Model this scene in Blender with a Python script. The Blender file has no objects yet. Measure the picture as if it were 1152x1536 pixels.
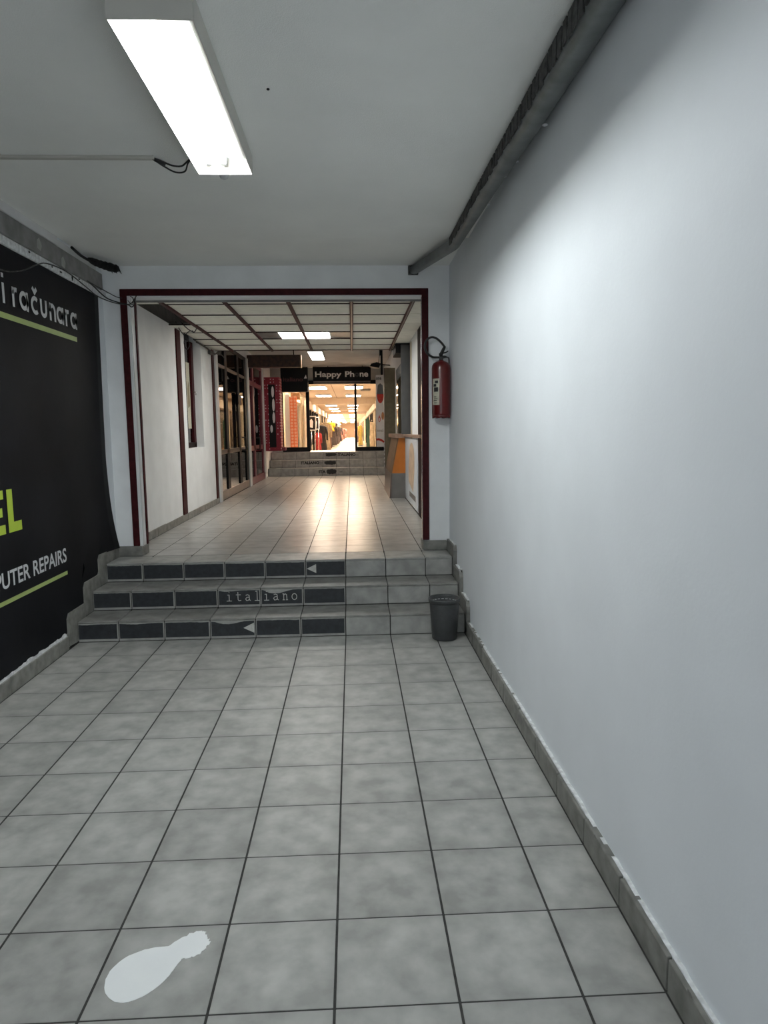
import bpy, bmesh, math, random
from mathutils import Vector, Matrix
random.seed(7)
scene = bpy.context.scene
COL = scene.collection

# ------------------------------------------------------------------ camera, world, exposure
cam_d = bpy.data.cameras.new('camera')
cam = bpy.data.objects.new('camera', cam_d)
COL.objects.link(cam)
scene.camera = cam
yaw, pitch, roll = 0.0448372, -0.1175374, -0.01244
fw = Vector((math.sin(yaw) * math.cos(pitch), math.cos(yaw) * math.cos(pitch), math.sin(pitch)))
rt = Vector((math.cos(yaw), -math.sin(yaw), 0))
up = rt.cross(fw)
r2 = rt * math.cos(roll) + up * math.sin(roll)
u2 = -rt * math.sin(roll) + up * math.cos(roll)
M = Matrix((r2, u2, -fw)).transposed().to_4x4()
M.translation = Vector((0.07321, -1.6415, 1.51073))
cam.matrix_world = M
cam_d.sensor_fit = 'HORIZONTAL'
cam_d.sensor_width = 36.0
cam_d.lens = 36.0 * 1024.71 / 1152.0
cam_d.clip_start = 0.02
cam_d.clip_end = 400

world = bpy.data.worlds.new('world')
scene.world = world
world.use_nodes = True
bg = world.node_tree.nodes['Background']
bg.inputs[0].default_value = (0.88, 0.95, 1.0, 1)
bg.inputs[1].default_value = 1.4

vs = scene.view_settings
vs.view_transform = 'Standard'
vs.look = 'None'
vs.gamma = 1.0
vs.use_curve_mapping = False
vs.exposure = 0.22
scene.cycles.use_denoising = True
scene.cycles.max_bounces = 10
scene.cycles.diffuse_bounces = 7
scene.cycles.glossy_bounces = 5
scene.cycles.transparent_max_bounces = 16
scene.cycles.sample_clamp_indirect = 8.0

TUBE = 148.0        # emission of the fluorescent tubes in the near lamp
PASSAGE = 31.0      # recessed lamps of the passage
FARLAMP = 12.0      # lamp near the far steps
HALL = 34.0        # lamps in the shopping hall

# ------------------------------------------------------------------ materials
MATS = {}
def srgb(r, g, b):
    f = lambda c: (c / 255 / 12.92) if c / 255 <= 0.04045 else ((c / 255 + 0.055) / 1.055) ** 2.4
    return (f(r), f(g), f(b), 1)

def mat(name, col, rough=0.6, metal=0.0, noise=0.0, nscale=8.0, bump=0.0, bscale=60.0, spec=0.5, rand=0.0, col2=None, detail=4.0, coat=0.0, edge=0.0):
    if name in MATS:
        return MATS[name]
    m = bpy.data.materials.new(name)
    m.use_nodes = True
    nt = m.node_tree
    bs = nt.nodes['Principled BSDF']
    bs.inputs['Roughness'].default_value = rough
    bs.inputs['Metallic'].default_value = metal
    bs.inputs['Specular IOR Level'].default_value = spec
    bs.inputs['Coat Weight'].default_value = coat
    geo = nt.nodes.new('ShaderNodeNewGeometry')
    nz = nt.nodes.new('ShaderNodeTexNoise')
    nz.inputs['Scale'].default_value = nscale
    nz.inputs['Detail'].default_value = detail
    vec = geo.outputs['Position']
    oi = None
    if rand > 0:
        oi = nt.nodes.new('ShaderNodeObjectInfo')
        mul = nt.nodes.new('ShaderNodeMath'); mul.operation = 'MULTIPLY'; mul.inputs[1].default_value = 37.0
        add = nt.nodes.new('ShaderNodeVectorMath'); add.operation = 'ADD'
        nt.links.new(oi.outputs['Random'], mul.inputs[0])
        nt.links.new(geo.outputs['Position'], add.inputs[0])
        nt.links.new(mul.outputs[0], add.inputs[1])
        vec = add.outputs[0]
    nt.links.new(vec, nz.inputs['Vector'])
    ramp = nt.nodes.new('ShaderNodeValToRGB')
    c = Vector(col[:3])
    lo = c * (1 - noise) if col2 is None else Vector(col2[:3])
    hi = c * (1 + noise)
    ramp.color_ramp.elements[0].position = 0.33
    ramp.color_ramp.elements[1].position = 0.67
    ramp.color_ramp.elements[0].color = (*lo, 1)
    ramp.color_ramp.elements[1].color = (*[min(0.95, v) for v in hi], 1)
    nt.links.new(nz.outputs['Fac'], ramp.inputs['Fac'])
    out = ramp.outputs['Color']
    if rand > 0:
        mr = nt.nodes.new('ShaderNodeMapRange')
        mr.inputs['To Min'].default_value = 1 - rand
        mr.inputs['To Max'].default_value = 1 + rand
        nt.links.new(oi.outputs['Random'], mr.inputs['Value'])
        vm = nt.nodes.new('ShaderNodeVectorMath'); vm.operation = 'SCALE'
        nt.links.new(out, vm.inputs[0])
        nt.links.new(mr.outputs[0], vm.inputs['Scale'])
        out = vm.outputs[0]
    if edge > 0:   # grime worn into the rim of each tile
        tc = nt.nodes.new('ShaderNodeTexCoord')
        sb = nt.nodes.new('ShaderNodeVectorMath'); sb.operation = 'SUBTRACT'; sb.inputs[1].default_value = (0.5, 0.5, 0.5)
        ab = nt.nodes.new('ShaderNodeVectorMath'); ab.operation = 'ABSOLUTE'
        sx = nt.nodes.new('ShaderNodeSeparateXYZ')
        mxn = nt.nodes.new('ShaderNodeMath'); mxn.operation = 'MAXIMUM'
        wob = nt.nodes.new('ShaderNodeMath'); wob.operation = 'MULTIPLY_ADD'; wob.inputs[1].default_value = 0.22
        me_ = nt.nodes.new('ShaderNodeMapRange'); me_.interpolation_type = 'SMOOTHSTEP'
        me_.inputs['From Min'].default_value = 0.42; me_.inputs['From Max'].default_value = 0.64
        me_.inputs['To Min'].default_value = 1.0; me_.inputs['To Max'].default_value = 1 - edge
        ve = nt.nodes.new('ShaderNodeVectorMath'); ve.operation = 'SCALE'
        nt.links.new(tc.outputs['Generated'], sb.inputs[0]); nt.links.new(sb.outputs[0], ab.inputs[0]); nt.links.new(ab.outputs[0], sx.inputs[0])
        nt.links.new(sx.outputs['X'], mxn.inputs[0]); nt.links.new(sx.outputs['Y'], mxn.inputs[1])
        nt.links.new(nz.outputs['Fac'], wob.inputs[0]); nt.links.new(mxn.outputs[0], wob.inputs[2])
        nt.links.new(wob.outputs[0], me_.inputs['Value'])
        nt.links.new(out, ve.inputs[0]); nt.links.new(me_.outputs[0], ve.inputs['Scale'])
        out = ve.outputs[0]
    nt.links.new(out, bs.inputs['Base Color'])
    if bump > 0:
        n2 = nt.nodes.new('ShaderNodeTexNoise')
        n2.inputs['Scale'].default_value = bscale
        n2.inputs['Detail'].default_value = 3
        nt.links.new(geo.outputs['Position'], n2.inputs['Vector'])
        bp = nt.nodes.new('ShaderNodeBump')
        bp.inputs['Strength'].default_value = bump
        bp.inputs['Distance'].default_value = 0.01
        nt.links.new(n2.outputs['Fac'], bp.inputs['Height'])
        nt.links.new(bp.outputs['Normal'], bs.inputs['Normal'])
    MATS[name] = m
    return m

def emit(name, col, strength):
    m = bpy.data.materials.new(name)
    m.use_nodes = True
    nt = m.node_tree
    bs = nt.nodes['Principled BSDF']
    bs.inputs['Base Color'].default_value = (0.8, 0.8, 0.8, 1)
    bs.inputs['Emission Color'].default_value = col
    bs.inputs['Emission Strength'].default_value = strength
    MATS[name] = m
    return m

def glass(name, tint, ior=1.5, boost=1.0):
    m = bpy.data.materials.new(name)
    m.use_nodes = True
    nt = m.node_tree
    for n in list(nt.nodes):
        nt.nodes.remove(n)
    o = nt.nodes.new('ShaderNodeOutputMaterial')
    mx = nt.nodes.new('ShaderNodeMixShader')
    tr = nt.nodes.new('ShaderNodeBsdfTransparent')
    tr.inputs[0].default_value = tint
    gl = nt.nodes.new('ShaderNodeBsdfGlossy')
    gl.inputs['Roughness'].default_value = 0.015
    fr = nt.nodes.new('ShaderNodeFresnel')
    fr.inputs['IOR'].default_value = ior
    nt.links.new(fr.outputs[0], mx.inputs[0])
    nt.links.new(tr.outputs[0], mx.inputs[1])
    nt.links.new(gl.outputs[0], mx.inputs[2])
    nt.links.new(mx.outputs[0], o.inputs[0])
    MATS[name] = m
    return m

def dotted(name, base, dots, scale, size=0.33):  # opening row: unseen pair added to brighten the boards at the entrance
    """printed lattice of light dots"""
    m = bpy.data.materials.new(name)
    m.use_nodes = True
    nt = m.node_tree
    bs = nt.nodes['Principled BSDF']
    bs.inputs['Roughness'].default_value = 0.5
    geo = nt.nodes.new('ShaderNodeNewGeometry')
    vo = nt.nodes.new('ShaderNodeTexVoronoi')
    vo.inputs['Scale'].default_value = scale
    vo.inputs['Randomness'].default_value = 0.15
    nt.links.new(geo.outputs['Position'], vo.inputs['Vector'])
    lt = nt.nodes.new('ShaderNodeMath'); lt.operation = 'LESS_THAN'; lt.inputs[1].default_value = size
    nt.links.new(vo.outputs['Distance'], lt.inputs[0])
    mx = nt.nodes.new('ShaderNodeMix'); mx.data_type = 'RGBA'
    mx.inputs['A'].default_value = base
    mx.inputs['B'].default_value = dots
    nt.links.new(lt.outputs[0], mx.inputs['Factor'])
    nt.links.new(mx.outputs['Result'], bs.inputs['Base Color'])
    MATS[name] = m
    return m

W_WALL = mat('wall_paint', (0.785, 0.815, 0.855, 1), 0.75, noise=0.03, nscale=2.0, bump=0.05, bscale=70)
W_CEIL = mat('ceiling_paint', (0.90, 0.905, 0.88, 1), 0.85, noise=0.03, nscale=2.0, bump=0.25, bscale=220)
W_CONC = mat('grey_ceiling_paint', (0.46, 0.46, 0.45, 1), 0.85, noise=0.08, nscale=3.0)
W_PASS = mat('passage_paint', (0.84, 0.855, 0.865, 1), 0.7, noise=0.04, nscale=4.0, bump=0.1, bscale=90)
TILE = mat('floor_tile', (0.42, 0.42, 0.40, 1), 0.42, noise=0.10, nscale=10.0, bump=0.04, bscale=35, rand=0.07, edge=0.14, col2=(0.295, 0.296, 0.28, 1), detail=14)
TILE_U = mat('upper_floor_tile', (0.42, 0.413, 0.395, 1), 0.28, noise=0.10, nscale=8.0, bump=0.03, bscale=30, rand=0.06, col2=(0.32, 0.317, 0.305, 1), detail=8)
TILE_S = mat('skirting_tile', (0.22, 0.218, 0.20, 1), 0.5, noise=0.15, nscale=14.0, bump=0.08, bscale=50, rand=0.1, col2=(0.14, 0.139, 0.128, 1), detail=8)
TREAD = mat('worn_tread_tile', (0.25, 0.248, 0.235, 1), 0.45, noise=0.15, nscale=10.0, bump=0.04, bscale=35, rand=0.08, col2=(0.17, 0.169, 0.158, 1), detail=9)
GROUT = mat('grout', (0.035, 0.035, 0.033, 1), 0.9, noise=0.3, nscale=30)
PLASTER = mat('ragged_plaster', (0.72, 0.74, 0.75, 1), 0.85, noise=0.2, nscale=40)
MAROON = mat('maroon_paint', (0.046, 0.006, 0.008, 1), 0.55, noise=0.25, nscale=25, spec=0.15)
DARKBROWN = mat('dark_brown_metal', (0.018, 0.009, 0.008, 1), 0.6, noise=0.3, nscale=20, spec=0.12)
CHROME = mat('bright_metal', (0.75, 0.75, 0.75, 1), 0.22, metal=1.0, noise=0.05)
GALV = mat('galvanised_metal', (0.17, 0.185, 0.185, 1), 0.40, metal=0.5, noise=0.2, nscale=12)
GALV_D = mat('dirty_metal', (0.06, 0.06, 0.058, 1), 0.7, metal=0.3, noise=0.6, nscale=30)
PANEL = mat('ceiling_panel', (0.82, 0.81, 0.73, 1), 0.8, noise=0.05, nscale=12, bump=0.3, bscale=160, rand=0.04)
LAMP_W = mat('lamp_enamel', (0.50, 0.49, 0.45, 1), 0.4, noise=0.03)
LAMP_IN = mat('lamp_inner_grey', (0.45, 0.45, 0.45, 1), 0.5)
BLACKV = mat('black_vinyl', (0.0065, 0.007, 0.009, 1), 0.6, noise=0.35, nscale=2.5, bump=0.04, bscale=14, spec=0.12)
PRINT_W = mat('white_print', (0.62, 0.63, 0.65, 1), 0.5, noise=0.03)
PRINT_G = mat('lime_print', (0.42, 0.56, 0.05, 1), 0.5, noise=0.06)
PRINT_G2 = mat('pale_lime_print', (0.36, 0.45, 0.15, 1), 0.5, noise=0.08)
STICK = mat('dark_sticker', (0.021, 0.024, 0.028, 1), 0.5, noise=0.25, nscale=30)
STICK_T = mat('sticker_white', (0.55, 0.55, 0.52, 1), 0.6, noise=0.1, nscale=60)
GREYBEAM = mat('shaded_beam_grey', (0.20, 0.20, 0.195, 1), 0.7, noise=0.25, nscale=9)  # the beam's shade under the ceiling is put into this grey
RUBBER = mat('black_rubber', (0.012, 0.012, 0.012, 1), 0.5, noise=0.3, nscale=40)
SOOT = mat('black_foam', (0.006, 0.006, 0.006, 1), 0.95, noise=0.5, nscale=60, bump=0.8, bscale=70)
RED_EXT = mat('extinguisher_red', (0.115, 0.006, 0.006, 1), 0.3, noise=0.08, nscale=10, coat=0.3)
LABELP = mat('aged_label', (0.55, 0.53, 0.42, 1), 0.6, noise=0.12, nscale=50)
INK = mat('black_ink', (0.02, 0.02, 0.02, 1), 0.6)
BIN = mat('grey_plastic', (0.045, 0.048, 0.05, 1), 0.42, noise=0.15, nscale=20)
ALU_DK = mat('dark_aluminium', (0.010, 0.009, 0.009, 1), 0.5, noise=0.2, spec=0.15)
ALU_BR = mat('bronze_aluminium', (0.15, 0.115, 0.10, 1), 0.38, metal=0.5, noise=0.15)
ALU_W = mat('white_aluminium', (0.62, 0.63, 0.64, 1), 0.4, noise=0.05)
ALU_RED = mat('red_aluminium', (0.15, 0.020, 0.035, 1), 0.35, noise=0.15, nscale=20)
GLASS_D = glass('shop_glass', (0.62, 0.64, 0.64, 1), 2.1)
GLASS_C = glass('clear_glass', (0.95, 0.96, 0.95, 1), 1.4)
BLACK = mat('black_paint', (0.005, 0.005, 0.006, 1), 0.45, noise=0.2, spec=0.2)
SIGNBLK = mat('sign_black', (0.006, 0.006, 0.007, 1), 0.5, noise=0.1, spec=0.15)
LETTER = mat('sign_letter_grey', (0.62, 0.62, 0.61, 1), 0.5, noise=0.2, nscale=20)
LETTER_D = mat('sign_letter_dark', (0.03, 0.028, 0.03, 1), 0.5)
LETTER_R = mat('sign_letter_red', (0.06, 0.008, 0.010, 1), 0.5)
WOOD = mat('brown_wood', (0.060, 0.026, 0.014, 1), 0.5, noise=0.35, nscale=16)
WOOD_L = mat('light_wood', (0.30, 0.17, 0.07, 1), 0.5, noise=0.25, nscale=20)
LEDGE = mat('ledge_wood', (0.34, 0.22, 0.16, 1), 0.4, noise=0.15, nscale=20)
ORANGE = mat('orange_laminate', (0.52, 0.16, 0.015, 1), 0.42, noise=0.06, nscale=10)
OLIVE = mat('olive_board', (0.26, 0.21, 0.13, 1), 0.6, noise=0.12, nscale=14)
GREYBRD = mat('grey_board', (0.075, 0.078, 0.082, 1), 0.5, noise=0.1)
GREYBASE = mat('grey_laminate', (0.16, 0.155, 0.15, 1), 0.5, noise=0.1)
BLUEGREY = mat('blue_grey_panel', (0.12, 0.15, 0.17, 1), 0.5, noise=0.1)
RED_DOT = dotted('red_dotted', (0.22, 0.007, 0.022, 1), (0.55, 0.36, 0.38, 1), 15.0, 0.30)
DARKP = mat('dark_print', (0.010, 0.008, 0.009, 1), 0.5, spec=0.2)
SHOPDARK = mat('shop_dark', (0.05, 0.045, 0.04, 1), 0.8, noise=0.3)  # gloom of the ceiling void and shop rooms put into the colour
HALLWALL = mat('hall_wall', (0.66, 0.56, 0.45, 1), 0.6, noise=0.1)
HALLCEIL = mat('hall_ceiling', (0.78, 0.68, 0.56, 1), 0.7, noise=0.03)
HALLFLOOR = mat('hall_floor', (0.66, 0.57, 0.48, 1), 0.25, noise=0.04)
CREAM = mat('cream_post', (0.60, 0.53, 0.41, 1), 0.5, noise=0.1)
POSTERW = mat('poster_white', (0.66, 0.70, 0.74, 1), 0.4, noise=0.04)
POSTER_R = mat('poster_red', (0.45, 0.02, 0.008, 1), 0.4, noise=0.35, nscale=14)
ORANGEDOT = dotted('orange_dotted', (0.80, 0.20, 0.08, 1), (0.85, 0.45, 0.32, 1), 12.0, 0.38)
SKIN_P = mat('poster_skin', (0.55, 0.26, 0.12, 1), 0.5, noise=0.3, nscale=12)
FADED = mat('faded_orange_print', (0.62, 0.46, 0.32, 1), 0.5, noise=0.2, nscale=9)

COLD = (0.95, 1.0, 0.995, 1)
E_TUBE = emit('tube_glow', COLD, TUBE)
E_PASS = emit('passage_lamp_glow', (1.0, 0.97, 0.90, 1), PASSAGE)
E_FAR = emit('far_lamp_glow', (1.0, 0.93, 0.84, 1), FARLAMP)
E_HALL = emit('hall_lamp_glow', (1.0, 0.77, 0.56, 1), HALL)

# ------------------------------------------------------------------ object helpers
ORG = {}
class MB:
    def __init__(s):
        s.v = []; s.f = []; s.sm = []; s.mi = []; s.cur = 0
    def add(s, vs_, fs, smooth=False):
        o = len(s.v)
        s.v += [Vector(p) for p in vs_]
        for f in fs:
            s.f.append([i + o for i in f]); s.sm.append(smooth); s.mi.append(s.cur)
        return s
    def box(s, x0, x1, y0, y1, z0, z1, ch=0.0):
        x0, x1 = min(x0, x1), max(x0, x1); y0, y1 = min(y0, y1), max(y0, y1); z0, z1 = min(z0, z1), max(z0, z1)
        if ch <= 0:
            return s.add([(x0, y0, z0), (x1, y0, z0), (x1, y1, z0), (x0, y1, z0), (x0, y0, z1), (x1, y0, z1), (x1, y1, z1), (x0, y1, z1)],
                         [(0, 3, 2, 1), (4, 5, 6, 7), (0, 1, 5, 4), (1, 2, 6, 5), (2, 3, 7, 6), (3, 0, 4, 7)])
        bm = bmesh.new()
        bmesh.ops.create_cube(bm, size=1.0)
        for v in bm.verts:
            v.co = Vector(((x0 + x1) / 2 + v.co.x * (x1 - x0), (y0 + y1) / 2 + v.co.y * (y1 - y0), (z0 + z1) / 2 + v.co.z * (z1 - z0)))
        bmesh.ops.bevel(bm, geom=bm.edges[:], offset=ch, segments=1, affect='EDGES')
        bm.verts.index_update()
        s.add([v.co.copy() for v in bm.verts], [[v.index for v in f.verts] for f in bm.faces])
        bm.free()
        return s
    def prism(s, pts, O, U, V, N, d):
        """polygon (u,v) in plane O+U*u+V*v, extruded by d along N"""
        O, U, V, N = Vector(O), Vector(U), Vector(V), Vector(N)
        a = [O + U * p[0] + V * p[1] for p in pts]
        b = [p + N * d for p in a]
        n = len(pts)
        fs = [list(range(n))[::-1], list(range(n, 2 * n))]
        for i in range(n):
            j = (i + 1) % n
            fs.append((i, j, n + j, n + i))
        return s.add(a + b, fs)
    def tube(s, pts, r, n=8, cap=True, smooth=True):
        pts = [Vector(p) for p in pts]
        rr = r if isinstance(r, (list, tuple)) else [r] * len(pts)
        vs_, fs = [], []
        ref = Vector((0, 0, 1))
        prev = None
        for i, p in enumerate(pts):
            t = (pts[min(i + 1, len(pts) - 1)] - pts[max(i - 1, 0)]).normalized()
            if prev is None:
                a = t.cross(ref)
                if a.length < 1e-3:
                    a = t.cross(Vector((1, 0, 0)))
                a.normalize()
            else:
                a = prev - t * prev.dot(t)
                a.normalize()
            prev = a
            b = t.cross(a)
            for k in range(n):
                an = 2 * math.pi * k / n
                vs_.append(p + (a * math.cos(an) + b * math.sin(an)) * rr[i])
        for i in range(len(pts) - 1):
            for k in range(n):
                fs.append((i * n + k, i * n + (k + 1) % n, (i + 1) * n + (k + 1) % n, (i + 1) * n + k))
        s.add(vs_, fs, smooth)
        if cap:
            o = len(s.v) - len(vs_)
            s.f.append([o + k for k in range(n)][::-1]); s.sm.append(False); s.mi.append(s.cur)
            o2 = o + (len(pts) - 1) * n
            s.f.append([o2 + k for k in range(n)]); s.sm.append(False); s.mi.append(s.cur)
        return s
    def lathe(s, prof, c, n=28, smooth=True, close=False):
        """profile [(r,z)] about vertical axis at c"""
        c = Vector(c)
        vs_, fs = [], []
        for (r, z) in prof:
            for k in range(n):
                a = 2 * math.pi * k / n
                vs_.append(c + Vector((r * math.cos(a), r * math.sin(a), z)))
        m = len(prof)
        for i in range(m - 1 + (1 if close else 0)):
            for k in range(n):
                i2 = (i + 1) % m
                fs.append((i * n + k, i * n + (k + 1) % n, i2 * n + (k + 1) % n, i2 * n + k))
        return s.add(vs_, fs, smooth)
    def loft(s, rings, smooth=True, caps=True):
        n = len(rings[0])
        vs_ = [p for r in rings for p in r]
        fs = []
        for i in range(len(rings) - 1):
            for k in range(n):
                fs.append((i * n + k, i * n + (k + 1) % n, (i + 1) * n + (k + 1) % n, (i + 1) * n + k))
        if caps:
            fs.append(list(range(n))[::-1])
            fs.append([(len(rings) - 1) * n + k for k in range(n)])
        return s.add(vs_, fs, smooth)
    def data(s, name, m, org):
        me = bpy.data.meshes.new(name)
        me.from_pydata([v - org for v in s.v], [], s.f)
        me.polygons.foreach_set('use_smooth', s.sm)
        for mm in (m if isinstance(m, (list, tuple)) else [m]):
            me.materials.append(mm)
        me.polygons.foreach_set('material_index', s.mi)
        me.update()
        bm = bmesh.new(); bm.from_mesh(me)
        bmesh.ops.recalc_face_normals(bm, faces=bm.faces[:])
        bm.to_mesh(me); bm.free()
        return me
    def build(s, name, m, parent=None, label=None):
        if parent is None:
            lo = Vector([min(v[i] for v in s.v) for i in range(3)])
            hi = Vector([max(v[i] for v in s.v) for i in range(3)])
            org = Vector(((lo.x + hi.x) / 2, (lo.y + hi.y) / 2, lo.z))
        else:
            org = ORG[parent.name]
        o = bpy.data.objects.new(name, s.data(name, m, org))
        COL.objects.link(o)
        if parent is None:
            o.location = org
            ORG[o.name] = org
        else:
            o.parent = parent
            ORG[o.name] = org
        if label:
            o['label'] = label
        return o

def tag(o, label, cat, group=None, kind=None):
    o['label'] = label
    o['category'] = cat
    if group: o['group'] = group
    if kind: o['kind'] = kind
    return o

def thing(name, loc, label, cat, group=None, kind=None):
    o = bpy.data.objects.new(name, None)
    o.empty_display_size = 0.1
    COL.objects.link(o)
    o.location = loc
    ORG[o.name] = Vector(loc)
    return tag(o, label, cat, group, kind)

def struct(name, mb, m, label, cat='wall'):
    o = mb.build(name, m)
    return tag(o, label, cat, kind='structure')

PIECE = {}
def piece(name, parent, x0, x1, y0, y1, z0, z1, m, ch=0.0025):
    """a tile-like block that shares its mesh with equal blocks"""
    d = (name, round(x1 - x0, 3), round(y1 - y0, 3), round(z1 - z0, 3), m.name)
    if d not in PIECE:
        a, b, c = (x1 - x0) / 2, (y1 - y0) / 2, (z1 - z0) / 2
        PIECE[d] = MB().box(-a, a, -b, b, -c, c, ch).data(name, m, Vector((0, 0, 0)))
    o = bpy.data.objects.new(name, PIECE[d])
    COL.objects.link(o)
    o.parent = parent
    c = Vector(((x0 + x1) / 2, (y0 + y1) / 2, (z0 + z1) / 2))
    o.location = c - ORG[parent.name]
    ORG[o.name] = c
    return o

def smooth_path(pts, n=6):
    pts = [Vector(p) for p in pts]
    out = []
    for i in range(len(pts) - 1):
        p0, p1, p2, p3 = pts[max(i - 1, 0)], pts[i], pts[i + 1], pts[min(i + 2, len(pts) - 1)]
        for k in range(n):
            t = k / n
            out.append(0.5 * ((2 * p1) + (-p0 + p2) * t + (2 * p0 - 5 * p1 + 4 * p2 - p3) * t * t + (-p0 + 3 * p1 - 3 * p2 + p3) * t ** 3))
    out.append(pts[-1])
    return out

def text_into(mb, s, O, U, V, w=None, h=None, bold=0.0, depth=0.0015):
    """flat lettering laid on plane O,U,V, fitted to width w and height h"""
    cu = bpy.data.curves.new('txt', 'FONT')
    cu.body = s
    cu.offset = bold
    cu.resolution_u = 4
    ob = bpy.data.objects.new('txt', cu)
    COL.objects.link(ob)
    dg = bpy.context.evaluated_depsgraph_get()
    me = bpy.data.meshes.new_from_object(ob.evaluated_get(dg))
    pts = [v.co.copy() for v in me.vertices]
    fs = [list(p.vertices) for p in me.polygons]
    bpy.data.objects.remove(ob); bpy.data.curves.remove(cu); bpy.data.meshes.remove(me)
    if not pts: return mb
    x0 = min(p.x for p in pts); x1 = max(p.x for p in pts)
    y0 = min(p.y for p in pts); y1 = max(p.y for p in pts)
    sy = h / (y1 - y0) if h else (w / (x1 - x0))
    sx = w / (x1 - x0) if w else sy
    O, U, V = Vector(O), Vector(U), Vector(V)
    N = U.cross(V)
    return mb.add([O + U * ((p.x - x0) * sx) + V * ((p.y - y0) * sy) + N * depth for p in pts], fs)

def strokes_into(mb, lines, O, U, V, w, depth=0.0015):
    """lettering drawn with a pen of width w; lines = polylines in (u,v)"""
    O, U, V = Vector(O), Vector(U), Vector(V)
    N = U.cross(V)
    for ln in lines:
        pts = [Vector((p[0], p[1])) for p in ln]
        closed = (pts[0] - pts[-1]).length < 1e-6
        if closed: pts = pts[:-1]
        n = len(pts)
        L, Rr = [], []
        for i in range(n):
            if closed:
                a, b = pts[i - 1], pts[(i + 1) % n]
                t1 = (pts[i] - a).normalized(); t2 = (b - pts[i]).normalized()
            else:
                t1 = (pts[i] - pts[i - 1]).normalized() if i > 0 else (pts[1] - pts[0]).normalized()
                t2 = (pts[i + 1] - pts[i]).normalized() if i < n - 1 else t1
            t = (t1 + t2).normalized()
            nn = Vector((-t.y, t.x))
            k = w / 2 / max(0.5, t.dot(t1))
            L.append(pts[i] + nn * k); Rr.append(pts[i] - nn * k)
        vv = [O + U * p.x + V * p.y + N * depth for p in L + Rr]
        fs = [(i, (i + 1) % n, n + (i + 1) % n, n + i) for i in range(n if closed else n - 1)]
        mb.add(vv, fs)
    return mb

def arc(cx, cy, rx, ry, a0, a1, n=18):
    return [(cx + rx * math.cos(math.radians(a0 + (a1 - a0) * i / n)), cy + ry * math.sin(math.radians(a0 + (a1 - a0) * i / n))) for i in range(n + 1)]

# ------------------------------------------------------------------ dimensions
T = 0.333
G = 0.0065
XL, XR = -1.957, 0.893        # skirting faces
WL, WR = -1.985, 0.921        # wall faces
H1, H2, H3 = 0.154, 0.308, 0.461
S1, S2, S3 = 3.322, 3.640, 3.963
YF = 4.33
ZC = 2.866
H = H3
ZP = 2.735
ZU = 3.12
cols = [XL, -1.665, -1.332, -0.999, -0.666, -0.333, 0.0, 0.333, 0.666, XR]

# ------------------------------------------------------------------ floors
fl = struct('floor', MB().box(WL, WR, -4.2, S1 + 0.05, -0.10, -0.0012), GROUT, 'grey square tiled floor of the entrance corridor in front of the steps', 'floor')
for r in range(-8, 10):
    y0, y1 = r * T, min((r + 1) * T, S1)
    if r == 9: y1 = S1
    for c in range(9):
        piece('tile', fl, cols[c] + .0032, cols[c + 1] - .0032, y0 + .0020, y1 - .0020, -0.012, 0.0, TILE, 0.0016)
# the floor slab behind the camera is bare beyond the last tile row

fu = struct('floor_passage', MB().box(WL, WR, S3 + 0.30, 15.02, 0.30, H - 0.0005), GROUT, 'glossy tiled floor of the raised passage behind the maroon frame', 'floor')
y = S3 + 0.33
yy = [S3 + 0.33]
while yy[-1] + T < 14.96: yy.append(yy[-1] + T)
yy[-1] = 14.97
for i in range(len(yy) - 1):
    for c in range(9):
        piece('tile', fu, cols[c] + G / 2, cols[c + 1] - G / 2, yy[i] + G / 2, yy[i + 1] - G / 2, H - 0.012, H, TILE_U, 0.0008)

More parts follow.
